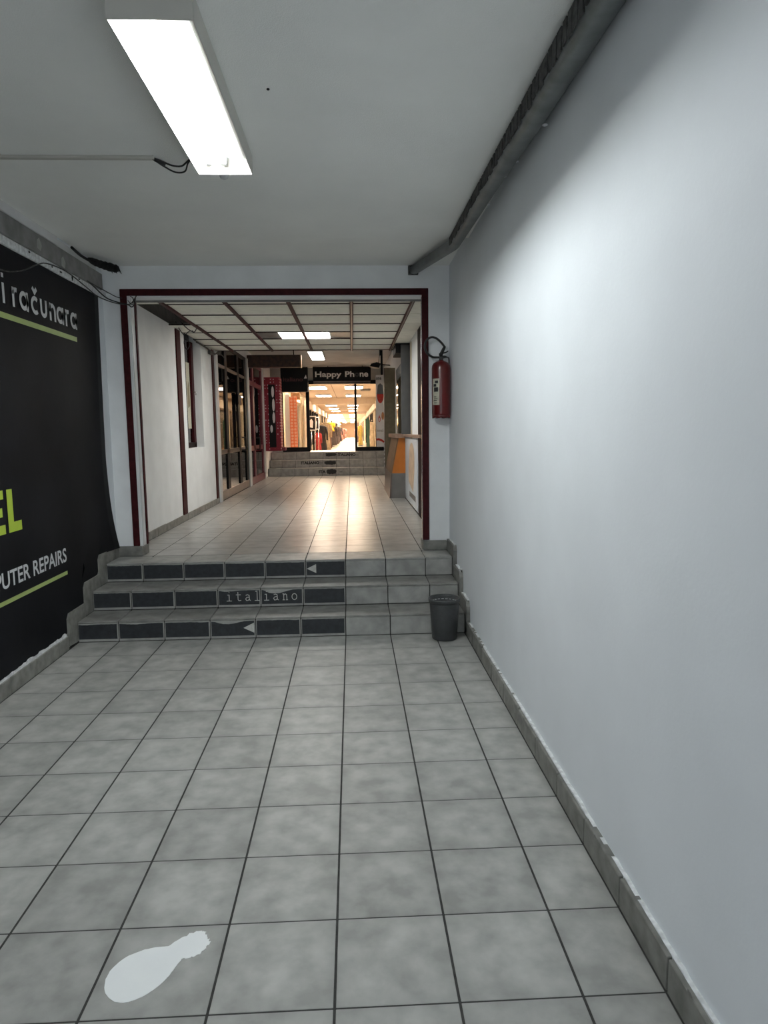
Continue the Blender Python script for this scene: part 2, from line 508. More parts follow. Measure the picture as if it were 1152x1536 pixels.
# ------------------------------------------------------------------ the three near steps
st = MB()
st.box(WL, WR, S1 + 0.01, S3 + 0.32, -0.1, H1 - 0.008)
st.box(WL, WR, S2 + 0.01, S3 + 0.32, H1 - 0.008, H2 - 0.008)
st.box(WL, WR, S3 + 0.01, S3 + 0.32, H2 - 0.008, H3 - 0.008)
stairs = struct('stairs', st, GROUT, 'three low grey tiled steps with dark stickers on their risers', 'stairs')
rng = random.Random(3)
def ragged(x0, x1, base, amp, n, rr):
    out = []
    ph, fq = rr.uniform(0, 6), rr.uniform(2.2, 4.0)
    for i in range(n + 1):
        u = i / n
        big = max(0, math.sin(u * fq + ph)) ** 2 * min(1, 6 * u, 6 * (1 - u))
        out.append((x0 + (x1 - x0) * u, base - amp * big - 0.0022 * rr.random()))
    return out
for k, (sy, z0, z1) in enumerate([(S1, 0.0, H1), (S2, H1, H2), (S3, H2, H3)]):
    yb = [S2, S3, S3 + 0.33][k]
    for c in range(9):
        piece('tread_tile', stairs, cols[c] + G / 2, cols[c + 1] - G / 2, sy - 0.004, yb - 0.004, z1 - 0.014, z1, TREAD if k < 2 else TILE)
        rt_ = piece('riser_tile', stairs, cols[c] + G / 2, cols[c + 1] - G / 2, sy - 0.002, sy + 0.012, z0 + 0.003, z1 - 0.016, TILE)
        if c < 6:
            m0 = 0.006 if c else 0.004
            x0, x1 = cols[c] + m0 + G / 2, cols[c + 1] - 0.010
            amp = [0.006, 0.003, 0.002][k]
            if k == 0 and c in (3, 4): amp = 0.022
            if k == 0 and c == 5: amp = 0.010
            if k == 1 and c in (4,): amp = 0.030
            if k == 1 and c in (3, 5): amp = 0.008
            top = z1 - 0.018 if k != 0 else z1 - 0.020
            pts = [(x0, z0 + 0.022), (x1, z0 + 0.022)] + ragged(x0, x1, top, amp, 22, rng)[::-1]
            sm = MB().prism(pts, (0, sy - 0.0028, 0), (1, 0, 0), (0, 0, 1), (0, 1, 0), 0.0006)
            sb = sm.build('sticker', STICK, rt_)
            sb.location = (0, 0, 0)
            sb['label'] = 'dark peeling vinyl sticker'

# symbols and lettering on the stickers
def tri(cx, sy, zc, par):
    MB().prism([(-0.038, 0), (0.040, 0.038), (0.040, -0.038)], (cx, sy - 0.0042, zc), (1, 0, 0), (0, 0, 1), (0, 1, 0), 0.0005).build('arrow_mark', STICK_T, par, 'pale left-pointing triangle')
tri(-0.717, S1, 0.080, stairs)
tri(-0.285, S3, 0.386, stairs)
h = 0.048
A_i = [[(0.006, h), (0.020, h), (0.020, 0)], [(0.0, 0), (0.040, 0)], [(0.017, h + 0.022), (0.023, h + 0.022)]]
A_t = [[(0.016, h + 0.022), (0.016, 0.010), (0.024, 0), (0.040, 0.004)], [(0.0, h), (0.038, h)]]
A_a = [[(0.004, h - 0.006), (0.016, h), (0.030, h - 0.006), (0.032, 0.006), (0.042, 0)], [(0.031, h * 0.58), (0.012, h * 0.54), (0.002, 0.014), (0.010, 0), (0.022, 0.002), (0.031, 0.012)]]
A_l = [[(0.006, h + 0.026), (0.020, h + 0.026), (0.020, 0)], [(0.0, 0), (0.040, 0)]]
A_n = [[(0.0, h), (0.009, h), (0.009, 0)], [(0.0, 0), (0.018, 0)], [(0.009, h - 0.012), (0.020, h), (0.032, h - 0.006), (0.034, 0)], [(0.026, 0), (0.042, 0)]]
A_o = [arc(0.020, h / 2, 0.019, h / 2, 0, 360, 16)]
word = [A_i, A_t, A_a, A_l, A_i, A_a, A_n, A_o]
tm = MB()
for i, L in enumerate(word):
    strokes_into(tm, L, (-0.930 + i * 0.0725, S2 - 0.0035, 0.207), (1, 0, 0), (0, 0, 1), 0.0055, 0.001)
tm.build('lettering', STICK_T, stairs, 'typewriter lettering reading italiano')

# ------------------------------------------------------------------ walls and ceiling of the near corridor
wr = struct('wall_right', MB().box(WR, WR + 0.15, -4.2, YF + 0.15, -0.1, 3.2), W_WALL, 'long plain white plastered wall along the right side')
rr = random.Random(11)
def ragged_strip(parent, pts_bottom, X, N, name='plaster_edge', lo=0.0, amp=0.012, step=0.03, depth=0.012, m=PLASTER):
    """uneven plaster lip above a run of skirting"""
    poly = []
    top = []
    for (a, b) in zip(pts_bottom[:-1], pts_bottom[1:]):
        n = max(1, int((Vector(b) - Vector(a)).length / step))
        for i in range(n):
            t = i / n
            u, v = a[0] + (b[0] - a[0]) * t, a[1] + (b[1] - a[1]) * t
            poly.append((u, v - 0.01))
            top.append((u, v + lo + amp * rr.random()))
    poly.append((pts_bottom[-1][0], pts_bottom[-1][1] - 0.01)); top.append((pts_bottom[-1][0], pts_bottom[-1][1] + lo))
    mb = MB()
    n = len(poly)
    for s_ in (0, depth):
        pass
    vs_ = [(X, p[0], p[1]) for p in poly] + [(X, p[0], p[1]) for p in top] + [(X + N * depth, p[0], p[1]) for p in poly] + [(X + N * depth, p[0], p[1]) for p in top]
    fs = []
    for i in range(n - 1):
        fs += [(i, i + 1, n + i + 1, n + i), (2 * n + i, 2 * n + i + 1, 3 * n + i + 1, 3 * n + i), (n + i, n + i + 1, 3 * n + i + 1, 3 * n + i)]
    mb.add(vs_, fs)
    return mb.build(name, m, parent)

bR = thing('baseboard_right', (XR, 1.0, 0), 'low grey tile skirting along the foot of the right wall', 'skirting', kind='structure')
bL = thing('baseboard_left', (XL, 1.0, 0), 'low grey tile skirting under the black advertising banner', 'skirting', kind='structure')
SKH = 0.100
def side_skirt(par, xf, xw, sgn):
    for r in range(-8, 10):
        y0, y1 = r * T, min((r + 1) * T, S1 - 0.16 if sgn < 0 else S1 - 0.02)
        if y1 - y0 < 0.05: continue
        dz = rr.uniform(-0.004, 0.004)
        piece('skirting_tile', par, min(xf, xw), max(xf, xw), y0 + 0.003, y1 - 0.003, 0.0, round(SKH + dz, 3), TILE_S)
    # stepped pieces beside the stairs
    steps = [(S1, 0.0, H1, S2), (S2, H1, H2, S3), (S3, H2, H3, 4.27)]
    off = 0.155 if sgn < 0 else 0.07
    for (sy, z0, z1, ye) in steps:
        y1 = ye - off if ye < 4.2 else 4.30
        pts = [(sy - off, z0 + (0.02 if z0 == 0 else 0.0)), (sy - off, z1 + 0.062), (sy - off + 0.03, z1 + 0.098), (y1, z1 + 0.10), (y1, z0)]
        mb = MB().prism(pts, (xf, 0, 0), (0, 1, 0), (0, 0, 1), (1, 0, 0), xw - xf)
        mb.build('skirting_tile', TILE_S, par)
side_skirt(bR, XR, WR, 1)
side_skirt(bL, XL, WL, -1)
ragged_strip(bR, [(-2.6, SKH), (S1 - 0.08, SKH)], WR - 0.0005, -1, amp=0.007, depth=0.014)
ragged_strip(bR, [(S1 - 0.05, H1 + 0.10), (S2 - 0.075, H1 + 0.10)], WR - 0.0005, -1, amp=0.02, depth=0.016)
ragged_strip(bR, [(S2 - 0.05, H2 + 0.10), (S3 - 0.075, H2 + 0.10)], WR - 0.0005, -1, amp=0.02, depth=0.016)
ragged_strip(bR, [(S3 - 0.05, H3 + 0.10), (4.29, H3 + 0.10)], WR - 0.0005, -1, amp=0.012, depth=0.012)

for (yc, zc, w_, h_) in [(1.62, .062, .10, .060), (1.50, .085, .07, .030), (1.72, .085, .05, .030), (0.55, .102, .03, .014), (-.12, .104, .03, .016)]:
    pts = [(w_ / 2 * math.cos(a) * rr.uniform(.5, 1.1), h_ / 2 * math.sin(a) * rr.uniform(.5, 1.1)) for a in [i * math.pi / 8 for i in range(16)]]
    MB().prism(pts, (XR - .0005, yc, zc), (0, 1, 0), (0, 0, 1), (-1, 0, 0), .001).build('chipped_patch', GREYBASE, bR)
wl = struct('wall_left', MB().box(WL - 0.15, WL, -4.2, YF + 0.15, -0.1, 3.2), W_WALL, 'white wall on the left that carries the black banner')
ragged_strip(bL, [(-2.6, SKH), (S1 - 0.17, SKH + 0.004)], WL + 0.0005, 1, lo=0.006, amp=0.020, depth=0.020)

ce = MB()
ce.box(WL, WR, -4.2, 3.37, ZC, ZC + 0.2)
ce.box(WL, WR, 3.37, YF + 0.15, 2.902, 2.902 + 0.16)
ceil = struct('ceiling', ce, W_CEIL, 'plain stippled white ceiling over the entrance corridor', 'ceiling')
MB().tube([(-0.236, 1.264, ZC + 0.001), (-0.236, 1.264, ZC - 0.004)], 0.006, 8).build('screw_hole', SOOT, ceil, 'small dark hole')

# the back of the corridor: two piers and a lintel round an unseen opening added for sky fill
wb = MB()
wb.box(WL, WL + 0.15, -4.35, -4.2, -0.1, 3.2); wb.box(WR - 0.15, WR, -4.35, -4.2, -0.1, 3.2); wb.box(WL + 0.15, WR - 0.15, -4.35, -4.2, 2.65, 3.2)
struct('wall_back', wb, W_WALL, 'white wall round an unseen opening added behind the viewer for fill light')

# frame wall with its opening
OX0, OX1, OZ = -1.768, 0.690, 2.648
wf = MB()
wf.box(WL, OX0, YF, YF + 0.15, 0.3, 2.91)
wf.box(OX1, WR, YF, YF + 0.15, 0.3, 2.91)
wf.box(OX0, OX1, YF, YF + 0.15, OZ, 2.91)
wfo = struct('wall_front', wf, W_PASS, 'white wall with the wide maroon-framed opening to the passage')
for (x0, x1, nm) in [(WL, OX0 + 0.006, 'l'), (OX1 - 0.004, XR, 'r')]:
    piece('skirting_tile', wfo, x0, x1, YF - 0.035, YF, H, H + 0.085, TILE_S, 0.004)
piece('skirting_tile', wfo, OX0 - 0.01, OX0 + 0.008, YF + 0.002, YF + 0.16, H, H + 0.082, TILE_S, 0.004)
piece('skirting_tile', wfo, OX1 - 0.010, OX1 + 0.01, YF + 0.002, YF + 0.16, H, H + 0.085, TILE_S, 0.004)
tr = thing('trim_1', (-0.55, YF, H), 'dark maroon frame round the passage opening', 'frame', kind='structure')
piece('post', tr, -1.842, -1.787, YF - 0.014, YF, H + 0.085, 2.712, MAROON, 0.003)
piece('post', tr, 0.684, 0.740, YF - 0.014, YF, H + 0.09, 2.706, MAROON, 0.003)
MB().box(-1.842, 0.740, YF - 0.015, YF, 2.660, 2.714, 0.003).build('lintel', MAROON, tr)
piece('edge_strip', tr, OX0, OX0 + 0.012, YF + 0.115, YF + 0.152, H + 0.082, OZ, MAROON, 0.002)
piece('chrome_strip', tr, OX1 - 0.010, OX1, YF + 0.010, YF + 0.055, H + 0.085, OZ, CHROME, 0.003)
piece('chrome_strip', tr, OX0, OX0 + 0.006, YF + 0.012, YF + 0.045, H + 0.085, OZ, ALU_W, 0.002)
MB().box(OX0, OX1, YF + 0.13, YF + 0.155, OZ - 0.014, OZ + 0.002).build('edge_strip', GREYBEAM, tr)

# left wall head: trunking, grey beam, pale strip
th = thing('trim_2', (WL, 1.0, 2.62), 'beam coloured dark grey for its shade and white trunking above the black banner', 'trim', kind='structure')
MB().box(WL, -1.935, -4.0, 4.20, 2.682, 2.808, 0.004).build('grey_beam', GREYBEAM, th)
MB().box(WL, -1.925, -4.0, 3.335, 2.808, ZC, 0.004).build('trunking', ALU_W, th)
MB().box(WL, -1.945, 3.345, 4.10, 2.812, 2.862, 0.004).build('trunking', ALU_W, th)
pale = MB().box(WL, -1.952, -4.0, 4.315, 2.630, 2.684, 0.004)
pale.build('pale_strip', PLASTER, th)
for (yc, zc, w_, h_) in [(2.95, 2.668, .03, .02), (3.28, 2.655, .02, .02), (3.42, 2.650, .05, .016), (3.62, 2.655, .03, .045), (3.05, 2.685, .03, .012), (3.75, 2.672, .04, .012)]:
    pts = [(w_ / 2 * math.cos(a) * rr.uniform(.6, 1.1), h_ / 2 * math.sin(a) * rr.uniform(.6, 1.1)) for a in [i * math.pi / 4 for i in range(8)]]
    MB().prism(pts, (-1.9515, yc, zc), (0, 1, 0), (0, 0, 1), (1, 0, 0), 0.0015).build('chipped_patch', SOOT, th)
SMEAR = mat('grey_smear', (0.36, 0.36, 0.35, 1), 0.8, noise=0.2)
for (yc, zc) in [(3.05, 2.735), (3.42, 2.710)]:
    MB().prism([(-0.02, -0.02), (0.03, -0.03), (0.05, 0.01), (0.015, 0.05), (-0.015, 0.03)], (-1.9345, yc, zc), (0, 1, 0), (0, 0, 1), (1, 0, 0), 0.001).build('paint_smear', SMEAR, th)

# ------------------------------------------------------------------ black banner
bn = thing('banner', (-1.968, 2.0, 0.1), 'large black vinyl banner with lime and white repair-shop lettering', 'banner')
mb = MB()
def bot(y_):
    return 0.118 if y_ < S1 - 0.155 else 0.235 if y_ < S2 - 0.155 else 0.39 if y_ < S3 - 0.155 else 0.552
def redge(z_):
    return 4.125 + 0.05 * max(0, (z_ - 1.3) / 1.3) ** 1.5 + 0.085 * max(0, (1.15 - z_) / 0.6) ** 2
rings = []
ny, nz_ = 60, 26
grid = {}
for i in range(ny + 1):
    for j in range(nz_ + 1):
        v = j / nz_
        zz = 2.634 - v * 2.08
        yr = redge(zz)
        ss = i / ny
        yv = -1.6 + (yr + 1.6) * ss
        zb = bot(yv)
        zz = 2.634 - v * (2.634 - zb)
        yv = -1.6 + (redge(zz) + 1.6) * ss
        x = -1.968
        e = max(0, (yv - 3.75) / 0.45)
        x += 0.045 * e ** 2 * max(0, (1.3 - zz) / 0.8)
        x += 0.0018 * math.sin(yv * 9 + zz * 1.7)
        grid[i, j] = Vector((x, yv, zz))
vs_, fs = [], []
for (dx) in (0.0, -0.002):
    for i in range(ny + 1):
        for j in range(nz_ + 1):
            vs_.append(grid[i, j] + Vector((dx, 0, 0)))
o2 = (ny + 1) * (nz_ + 1)
for i in range(ny):
    for j in range(nz_):
        a = i * (nz_ + 1) + j
        q = (a, a + 1, a + nz_ + 2, a + nz_ + 1)
        fs.append(q); fs.append(tuple(o2 + k for k in q[::-1]))
for j in range(nz_):
    a = ny * (nz_ + 1) + j
    fs.append((a, a + 1, o2 + a + 1, o2 + a))
mb.add(vs_, fs, True)
mb.build('sheet', BLACKV, bn)
XB = -1.9655
BO = lambda y_, z_: (XB, y_, z_)
UY, VZ = (0, 1, 0), (0, 0, 1)
xh, pw = 0.118, 0.027
hh = xh - pw
rd = hh / 2
def L_a(x): return [[(p[0], p[1]) for p in arc(x + rd, xh / 2, rd, rd, 0, 360, 24)], [(x + 2 * rd, xh), (x + 2 * rd, 0)]]
def L_r(x): return [[(x, xh), (x, 0)], arc(x + 0.038, xh - pw / 2 - 0.030, 0.036, 0.032, 175, 72, 8)]
def L_c(x): return [arc(x + rd, xh / 2, rd, rd, 48, 312, 22), [(x + rd - 0.030, xh + 0.050), (x + rd, xh + 0.022), (x + rd + 0.030, xh + 0.050)]]
def L_u(x): return [[(x, xh)] + arc(x + 0.036, pw / 2 + 0.034, 0.036, 0.034, 180, 360, 12) + [(x + 0.072, xh)]]
def L_n(x): return [[(x, xh), (x, 0)], [(x, xh * 0.5)] + arc(x + 0.036, xh - pw / 2 - 0.036, 0.036, 0.036, 180, 0, 12) + [(x + 0.072, 0)]]
L_i = [[(0, xh), (0, 0)], [(-0.001, xh + 0.030), (-0.001, xh + 0.056)]]
lt = MB()
Y0 = 2.585
seq = [('i', 0.020), ('r', 0.138), ('a', 0.228), ('c', 0.383), ('u', 0.515), ('n', 0.652), ('a', 0.764), ('r', 0.912), ('a', 0.998)]
for ch, x in seq:
    L = {'i': lambda x: [[(p[0] + x, p[1]) for p in l] for l in L_i], 'r': L_r, 'a': L_a, 'c': L_c, 'u': L_u, 'n': L_n}[ch](x)
    strokes_into(lt, L, BO(Y0, 2.290), UY, VZ, pw, 0.001)
    if ch == 'i':
        lt.build('lettering', PRINT_W, bn, 'white rounded letter i')
        lt = MB()
lt.build('lettering', PRINT_W, bn, 'white rounded lettering reading računara')
MB().prism([(0, 0), (2.97, 0), (2.97, 0.034), (0, 0.034)], BO(0.70, 2.201), UY, VZ, (1, 0, 0), 0.0008).build('underline', PRINT_G2, bn, 'pale lime rule')
lm = MB().add([BO(2.461, .940), BO(2.622, .940), BO(2.622, .999), BO(2.527, .999), BO(2.527, 1.197), BO(2.461, 1.197)], [(0, 1, 2, 3, 4, 5)])
lm.build('lettering', PRINT_G, bn, 'large lime capital L')
lm = MB().add([BO(2.26, .940), BO(2.424, .940), BO(2.424, .995), BO(2.325, .995), BO(2.325, 1.042), BO(2.400, 1.042), BO(2.400, 1.095), BO(2.325, 1.095), BO(2.325, 1.145), BO(2.420, 1.145), BO(2.420, 1.197), BO(2.26, 1.197)], [tuple(range(12))])
lm.build('lettering', PRINT_G, bn, 'large lime capital E')
t2 = MB()
text_into(t2, 'PUTER REPAIRS', BO(2.262, .622), UY, VZ, 0.968, .100, 0.018, 0.001)
t2.build('lettering', PRINT_W, bn, 'white capitals PUTER REPAIRS')
MB().prism([(0, 0), (2.53, 0), (2.53, 0.026), (0, 0.026)], BO(0.70, 0.530), UY, VZ, (1, 0, 0), 0.0008).build('underline', PRINT_G2, bn, 'pale lime rule')

# ------------------------------------------------------------------ near fluorescent lamp
LX0, LX1, LY0, LY1, LZ = -0.660, -0.394, 0.652, 1.932, 2.777
lamp = thing('fluorescent_lamp', ((LX0 + LX1) / 2, (LY0 + LY1) / 2, ZC), 'open twin-tube fluorescent batten glowing on the near white ceiling', 'lamp')
MB().box(LX0 + .002, LX1 - .002, LY0 + .002, LY1 - .002, ZC - 0.016, ZC - 0.001).build('tray', LAMP_IN, lamp)
MB().box(LX0, LX0 + 0.004, LY0, LY1, LZ, ZC - 0.001).build('side_panel', LAMP_W, lamp)
MB().box(LX1 - 0.004, LX1, LY0, LY1, LZ, ZC - 0.001).build('side_panel', LAMP_W, lamp)
MB().box(LX0 + .004, LX1 - .004, LY0, LY0 + 0.004, LZ, ZC - 0.001).build('end_panel', LAMP_W, lamp)
MB().box(LX0 + .004, LX1 - .004, LY1 - 0.004, LY1, LZ, ZC - 0.001).build('end_panel', LAMP_W, lamp)
for xt in (-0.600, -0.530):
    MB().tube([(xt, LY0 + 0.045, 2.829), (xt, LY1 - 0.045, 2.829)], 0.013, 14).build('tube', E_TUBE, lamp)
    for ye in (LY0 + 0.03, LY1 - 0.03):
        MB().box(xt - 0.016, xt + 0.016, ye - 0.016, ye + 0.016, 2.812, 2.850, 0.004).build('lamp_holder', LAMP_IN, lamp)
MB().box(-0.49, -0.43, LY0 + 0.05, LY1 - 0.05, 2.843, 2.850, 0.002).build('ballast_cover', LAMP_IN, lamp)
MB().tube([(-0.560, 2.075, ZC), (-0.560, 2.075, ZC - .035), (-0.560, 2.075, ZC - .055), (-0.560, 2.075, ZC - .062)], [0.028, 0.028, 0.020, 0.006], 14).build('cable_grommet', ALU_W, None)
tag(bpy.data.objects['cable_grommet'], 'small pale plastic dome on the ceiling just beyond the lamp', 'grommet')
tag(MB().box(WL, -0.873, 1.930, 1.960, ZC - 0.014, ZC, 0.003).build('cable_trunking', LAMP_W), 'thin pale trunking running across the ceiling to the lamp', 'trunking')
wire = MB()
wire.tube(smooth_path([(-0.885, 1.945, ZC - .008), (-0.85, 1.95, ZC - .016), (-0.80, 1.975, ZC - .03), (-0.755, 1.99, ZC - .028), (-0.715, 1.965, ZC - .012), (-0.662, 1.90, ZC - .006)]), 0.0045, 6)
wire.tube(smooth_path([(-0.885, 1.945, ZC - .010), (-0.84, 1.99, ZC - .03), (-0.79, 2.01, ZC - .05), (-0.745, 2.02, ZC - .042), (-0.715, 1.97, ZC - .018), (-0.662, 1.905, ZC - .01)]), 0.004, 6)
wire.tube([(-0.875, 1.95, ZC - .012), (-0.83, 1.975, ZC - .028)], 0.009, 8)
tag(wire.build('loose_wire', RUBBER), 'short loop of black wire hanging between trunking and lamp', 'wire')

# ------------------------------------------------------------------ pipe on the right
pp = thing('metal_pipe', (0.85, 2.0, 2.80), 'dull galvanised pipe running along the top of the right wall', 'pipe')
def pipe_ring(c, t, r, n=20, sq=0.55):
    c, t = Vector(c), Vector(t).normalized()
    a = t.cross(Vector((0, 0, 1))).normalized(); b = a.cross(t)
    out = []
    for k in range(n):
        an = 2 * math.pi * k / n
        x, z = math.cos(an), math.sin(an)
        m_ = max(abs(x), abs(z))
        q = (1 - sq) + sq / m_
        out.append(c + (a * x + b * z) * r * q)
    return out
stn = [((0.858, -3.0, 2.808), .056), ((0.860, 0.3, 2.806), .056), ((0.852, 1.3, 2.814), .050), ((0.836, 2.2, 2.822), .043), ((0.822, 3.36, 2.828), .037)]
rings = [pipe_ring(c, (0, 1, 0), r) for c, r in stn]
d2 = Vector((0.612 - 0.822, 4.325 - 3.36, 0.034))
rings.append(pipe_ring((0.815, 3.41, 2.829), (Vector((0, 1, 0)) + d2.normalized()), .037))
rings.append(pipe_ring((0.612, 4.322, 2.858), d2, .034))
MB().loft(rings).build('tube', GALV, pp)
sd = MB()
for (c, r), (c2, r_) in zip(stn[:-1], stn[1:]):
    n = max(2, int((c2[1] - c[1]) / 0.055))
    for i in range(n):
        a = Vector(c).lerp(Vector(c2), i / n); b = Vector(c).lerp(Vector(c2), (i + rr.uniform(.55, .98)) / n)
        ra = r + (r_ - r) * i / n
        x = -ra - 0.004
        lo = rr.uniform(-.006, .01)
        sd.add([(a.x + x, a.y, a.z - ra * .55 + lo), (b.x + x, b.y, b.z - ra * .55 + lo), (b.x + x, b.y, b.z + ra * .9), (a.x + x, a.y, a.z + ra * .9),
                (a.x + x + .006, a.y, a.z - ra * .55 + lo), (b.x + x + .006, b.y, b.z - ra * .55 + lo), (b.x + x + .006, b.y, b.z + ra * .9), (a.x + x + .006, a.y, a.z + ra * .9)],
               [(0, 1, 2, 3), (0, 1, 5, 4), (4, 5, 6, 7), (0, 3, 7, 4), (1, 2, 6, 5)])
sd.build('torn_wrapping', GALV_D, pp, 'dark torn wrapping along the side')
MB().box(0.570, 0.655, 4.29, 4.33, 2.822, 2.895, 0.004).build('end_collar', GALV_D, pp)
for (yc, x_, z_, s_) in [(1.75, 0.880, 2.778, .010), (1.95, 0.868, 2.780, .009), (2.4, 0.872, 2.790, .010), (3.05, 0.858, 2.800, .016), (1.35, .900, 2.775, .014)]:
    MB().lathe([(0.001, -s_ * .4), (s_ * .8, -s_ * .2), (s_, 0.0), (s_ * .7, s_ * .3), (0.001, s_ * .4)], (x_, yc, z_), 7).build('plaster_blob', PLASTER, pp)

# ------------------------------------------------------------------ cables and stub in the left corner
stub = MB()
stub.tube(smooth_path([(-1.915, 3.55, 2.850), (-1.912, 3.72, 2.832), (-1.905, 3.95, 2.835)], 4), 0.010, 8)
stub.tube(smooth_path([(-1.912, 3.86, 2.842), (-1.895, 4.02, 2.848), (-1.845, 4.12, 2.845), (-1.79, 4.17, 2.838)], 5), [.014, .018, .024, .026, .030, .026, .032, .028, .034, .030, .036, .034, .030, .034, .026, .012], 9)
for i in range(5):
    stub.tube([(-1.84 + i * .014, 4.13, 2.85), (-1.835 + i * .016, 4.15 + i * .006, 2.803 + (i % 2) * .012)], [0.010, 0.002], 5)
tag(stub.build('pipe_stub', SOOT), 'charred black pipe stub sticking out of the upper left corner', 'pipe stub')
ca = MB()
ca.tube(smooth_path([(-1.945, 1.9, 2.545), (-1.93, 2.45, 2.462), (-1.93, 2.75, 2.505), (-1.94, 3.02, 2.605), (-1.948, 3.2, 2.655), (-1.945, 3.5, 2.672), (-1.945, 3.85, 2.640), (-1.93, 4.05, 2.606), (-1.88, 4.22, 2.592), (-1.82, 4.30, 2.588), (-1.765, 4.315, 2.590), (-1.735, 4.32, 2.615), (-1.700, 4.32, 2.668)]), 0.0042, 6)
tag(ca.build('wall_cable', GALV_D), 'grey cable looping from the banner top towards the opening', 'cable')
cb = MB()
cb.tube(smooth_path([(-1.945, 3.80, 2.700), (-1.93, 3.95, 2.672), (-1.90, 4.08, 2.622), (-1.88, 4.18, 2.604), (-1.83, 4.29, 2.596), (-1.775, 4.31, 2.586), (-1.745, 4.31, 2.567), (-1.725, 4.315, 2.590), (-1.715, 4.32, 2.640)]), 0.005, 6)
cb.tube(smooth_path([(-1.945, 3.82, 2.690), (-1.90, 4.10, 2.665), (-1.86, 4.28, 2.645), (-1.82, 4.31, 2.640)]), 0.0035, 6)
cb.tube(smooth_path([(-1.775, 4.31, 2.62), (-1.74, 4.31, 2.585), (-1.73, 4.31, 2.635), (-1.755, 4.32, 2.655)]), 0.0035, 6)
tag(cb.build('wall_cable', RUBBER), 'black tangled cable at the upper left corner of the maroon frame', 'cable')

# ------------------------------------------------------------------ paint patch, bin
c0, c1 = Vector((-0.545, 0.150)), Vector((-0.425, 0.262))
pts = []
outl = [(-0.642, .135), (-0.636, .175), (-0.612, .212), (-0.575, .236), (-0.535, .247), (-0.500, .250), (-0.484, .266), (-0.462, .287), (-0.440, .300), (-0.415, .305), (-0.400, .300), (-0.392, .283), (-0.383, .270), (-0.378, .252), (-0.385, .236), (-0.392, .222), (-0.405, .210), (-0.425, .200), (-0.446, .196), (-0.458, .165), (-0.470, .130), (-0.490, .098), (-0.516, .072), (-0.545, .056), (-0.575, .052), (-0.605, .066), (-0.630, .096)]
op = smooth_path([(x, y_, 0) for x, y_ in outl] + [(*outl[0], 0)], 4)[:-1]
pr = random.Random(5)
for p in op:
    j = 0.0035 if p.x > -0.46 and p.y > .19 else 0.0008
    pts.append((p.x + pr.uniform(-j, j), p.y + pr.uniform(-j, j)))
ps = MB().prism(pts, (0, 0, 0.0001), (1, 0, 0), (0, 1, 0), (0, 0, 1), 0.0012)
PAINT = mat('white_floor_paint', (0.91, 0.93, 0.94, 1), 0.45, noise=0.02)
tag(ps.build('paint_patch', PAINT), 'white pear-shaped paint patch on a near floor tile', 'paint patch')

bc = (0.722, 3.196, 0.0)
bin_ = thing('waste_bin', bc, 'dark grey plastic waste bin standing beside the steps', 'bin')
hb = 0.305
MB().lathe([(0.001, 0.004), (0.088, 0.004), (0.091, 0.010), (0.108, hb - .028), (0.110, hb - .010), (0.1055, hb - .010), (0.0885, 0.014), (0.001, 0.012)], bc, 40).build('body', BIN, bin_)
MB().lathe([(0.1085, hb - .030), (0.114, hb - .026), (0.117, hb - .006), (0.115, hb), (0.110, hb), (0.106, hb - .006), (0.106, hb - .022)], bc, 40, close=True).build('rim', BIN, bin_)
ribs = MB()
for i in range(9):
    z_ = 0.16 + i * 0.013
    r_ = 0.091 + (0.108 - 0.091) * (z_ - .01) / (hb - .038)
    ribs.lathe([(r_ - .001, z_ - .003), (r_ + .0016, z_), (r_ - .001, z_ + .003)], bc, 40)
ribs.build('rib_band', BIN, bin_)
ln = MB()
for i in range(26):
    a = math.pi * (0.12 + 0.76 * i / 25)
    if i % 3 != 2:
        ln.box(bc[0] + .100 * math.cos(a) - .0035, bc[0] + .100 * math.cos(a) + .0035, bc[1] + .100 * math.sin(a) - .002, bc[1] + .100 * math.sin(a) + .002, hb - .036, hb - .031)
ln.build('slot_light_marks', ALU_W, bin_, 'row of pale blocks standing in for light through slots')  # light through the slots is put in as pale blocks

# ------------------------------------------------------------------ fire extinguisher
ex = (0.838, 4.240, 1.612)
fe = thing('fire_extinguisher', ex, 'red fire extinguisher hung in the corner right of the maroon frame', 'extinguisher')
prof = [(0.001, 0.022), (0.070, 0.020), (0.077, 0.030), (0.079, 0.045), (0.079, 0.425), (0.076, 0.448), (0.064, 0.468), (0.042, 0.480), (0.024, 0.486), (0.020, 0.492), (0.001, 0.492)]
MB().lathe(prof, ex, 36).build('cylinder', RED_EXT, fe)
n = 48
sk = MB()
vs_, fs = [], []
for (r_, z_) in [(0.074, 0.034), (0.0795, 0.030), (0.078, None), (0.072, None)]:
    for k in range(n):
        a = 2 * math.pi * k / n
        z2 = (0.004 + 0.012 * (0.5 + 0.5 * math.cos(8 * a)) ** 2) if z_ is None else z_
        vs_.append((ex[0] + r_ * math.cos(a), ex[1] + r_ * math.sin(a), ex[2] + z2))
for i in range(4):
    for k in range(n):
        j = (i + 1) % 4
        fs.append((i * n + k, i * n + (k + 1) % n, j * n + (k + 1) % n, j * n + k))
sk.add(vs_, fs, True)
sk.build('foot_ring', RED_EXT, fe)
VX, VY, VZ_ = ex[0], ex[1], ex[2] + 0.49
vl = MB()
vl.lathe([(0.018, 0), (0.018, .016), (0.013, .020), (0.013, .045), (0.017, .048), (0.017, .060), (0.001, .062)], (VX, VY, VZ_), 14)
vl.tube([(VX - .014, VY, VZ_ + .026), (VX - .040, VY, VZ_ + .026)], 0.009, 10)
vl.build('valve', GALV_D, fe)
hd = MB()
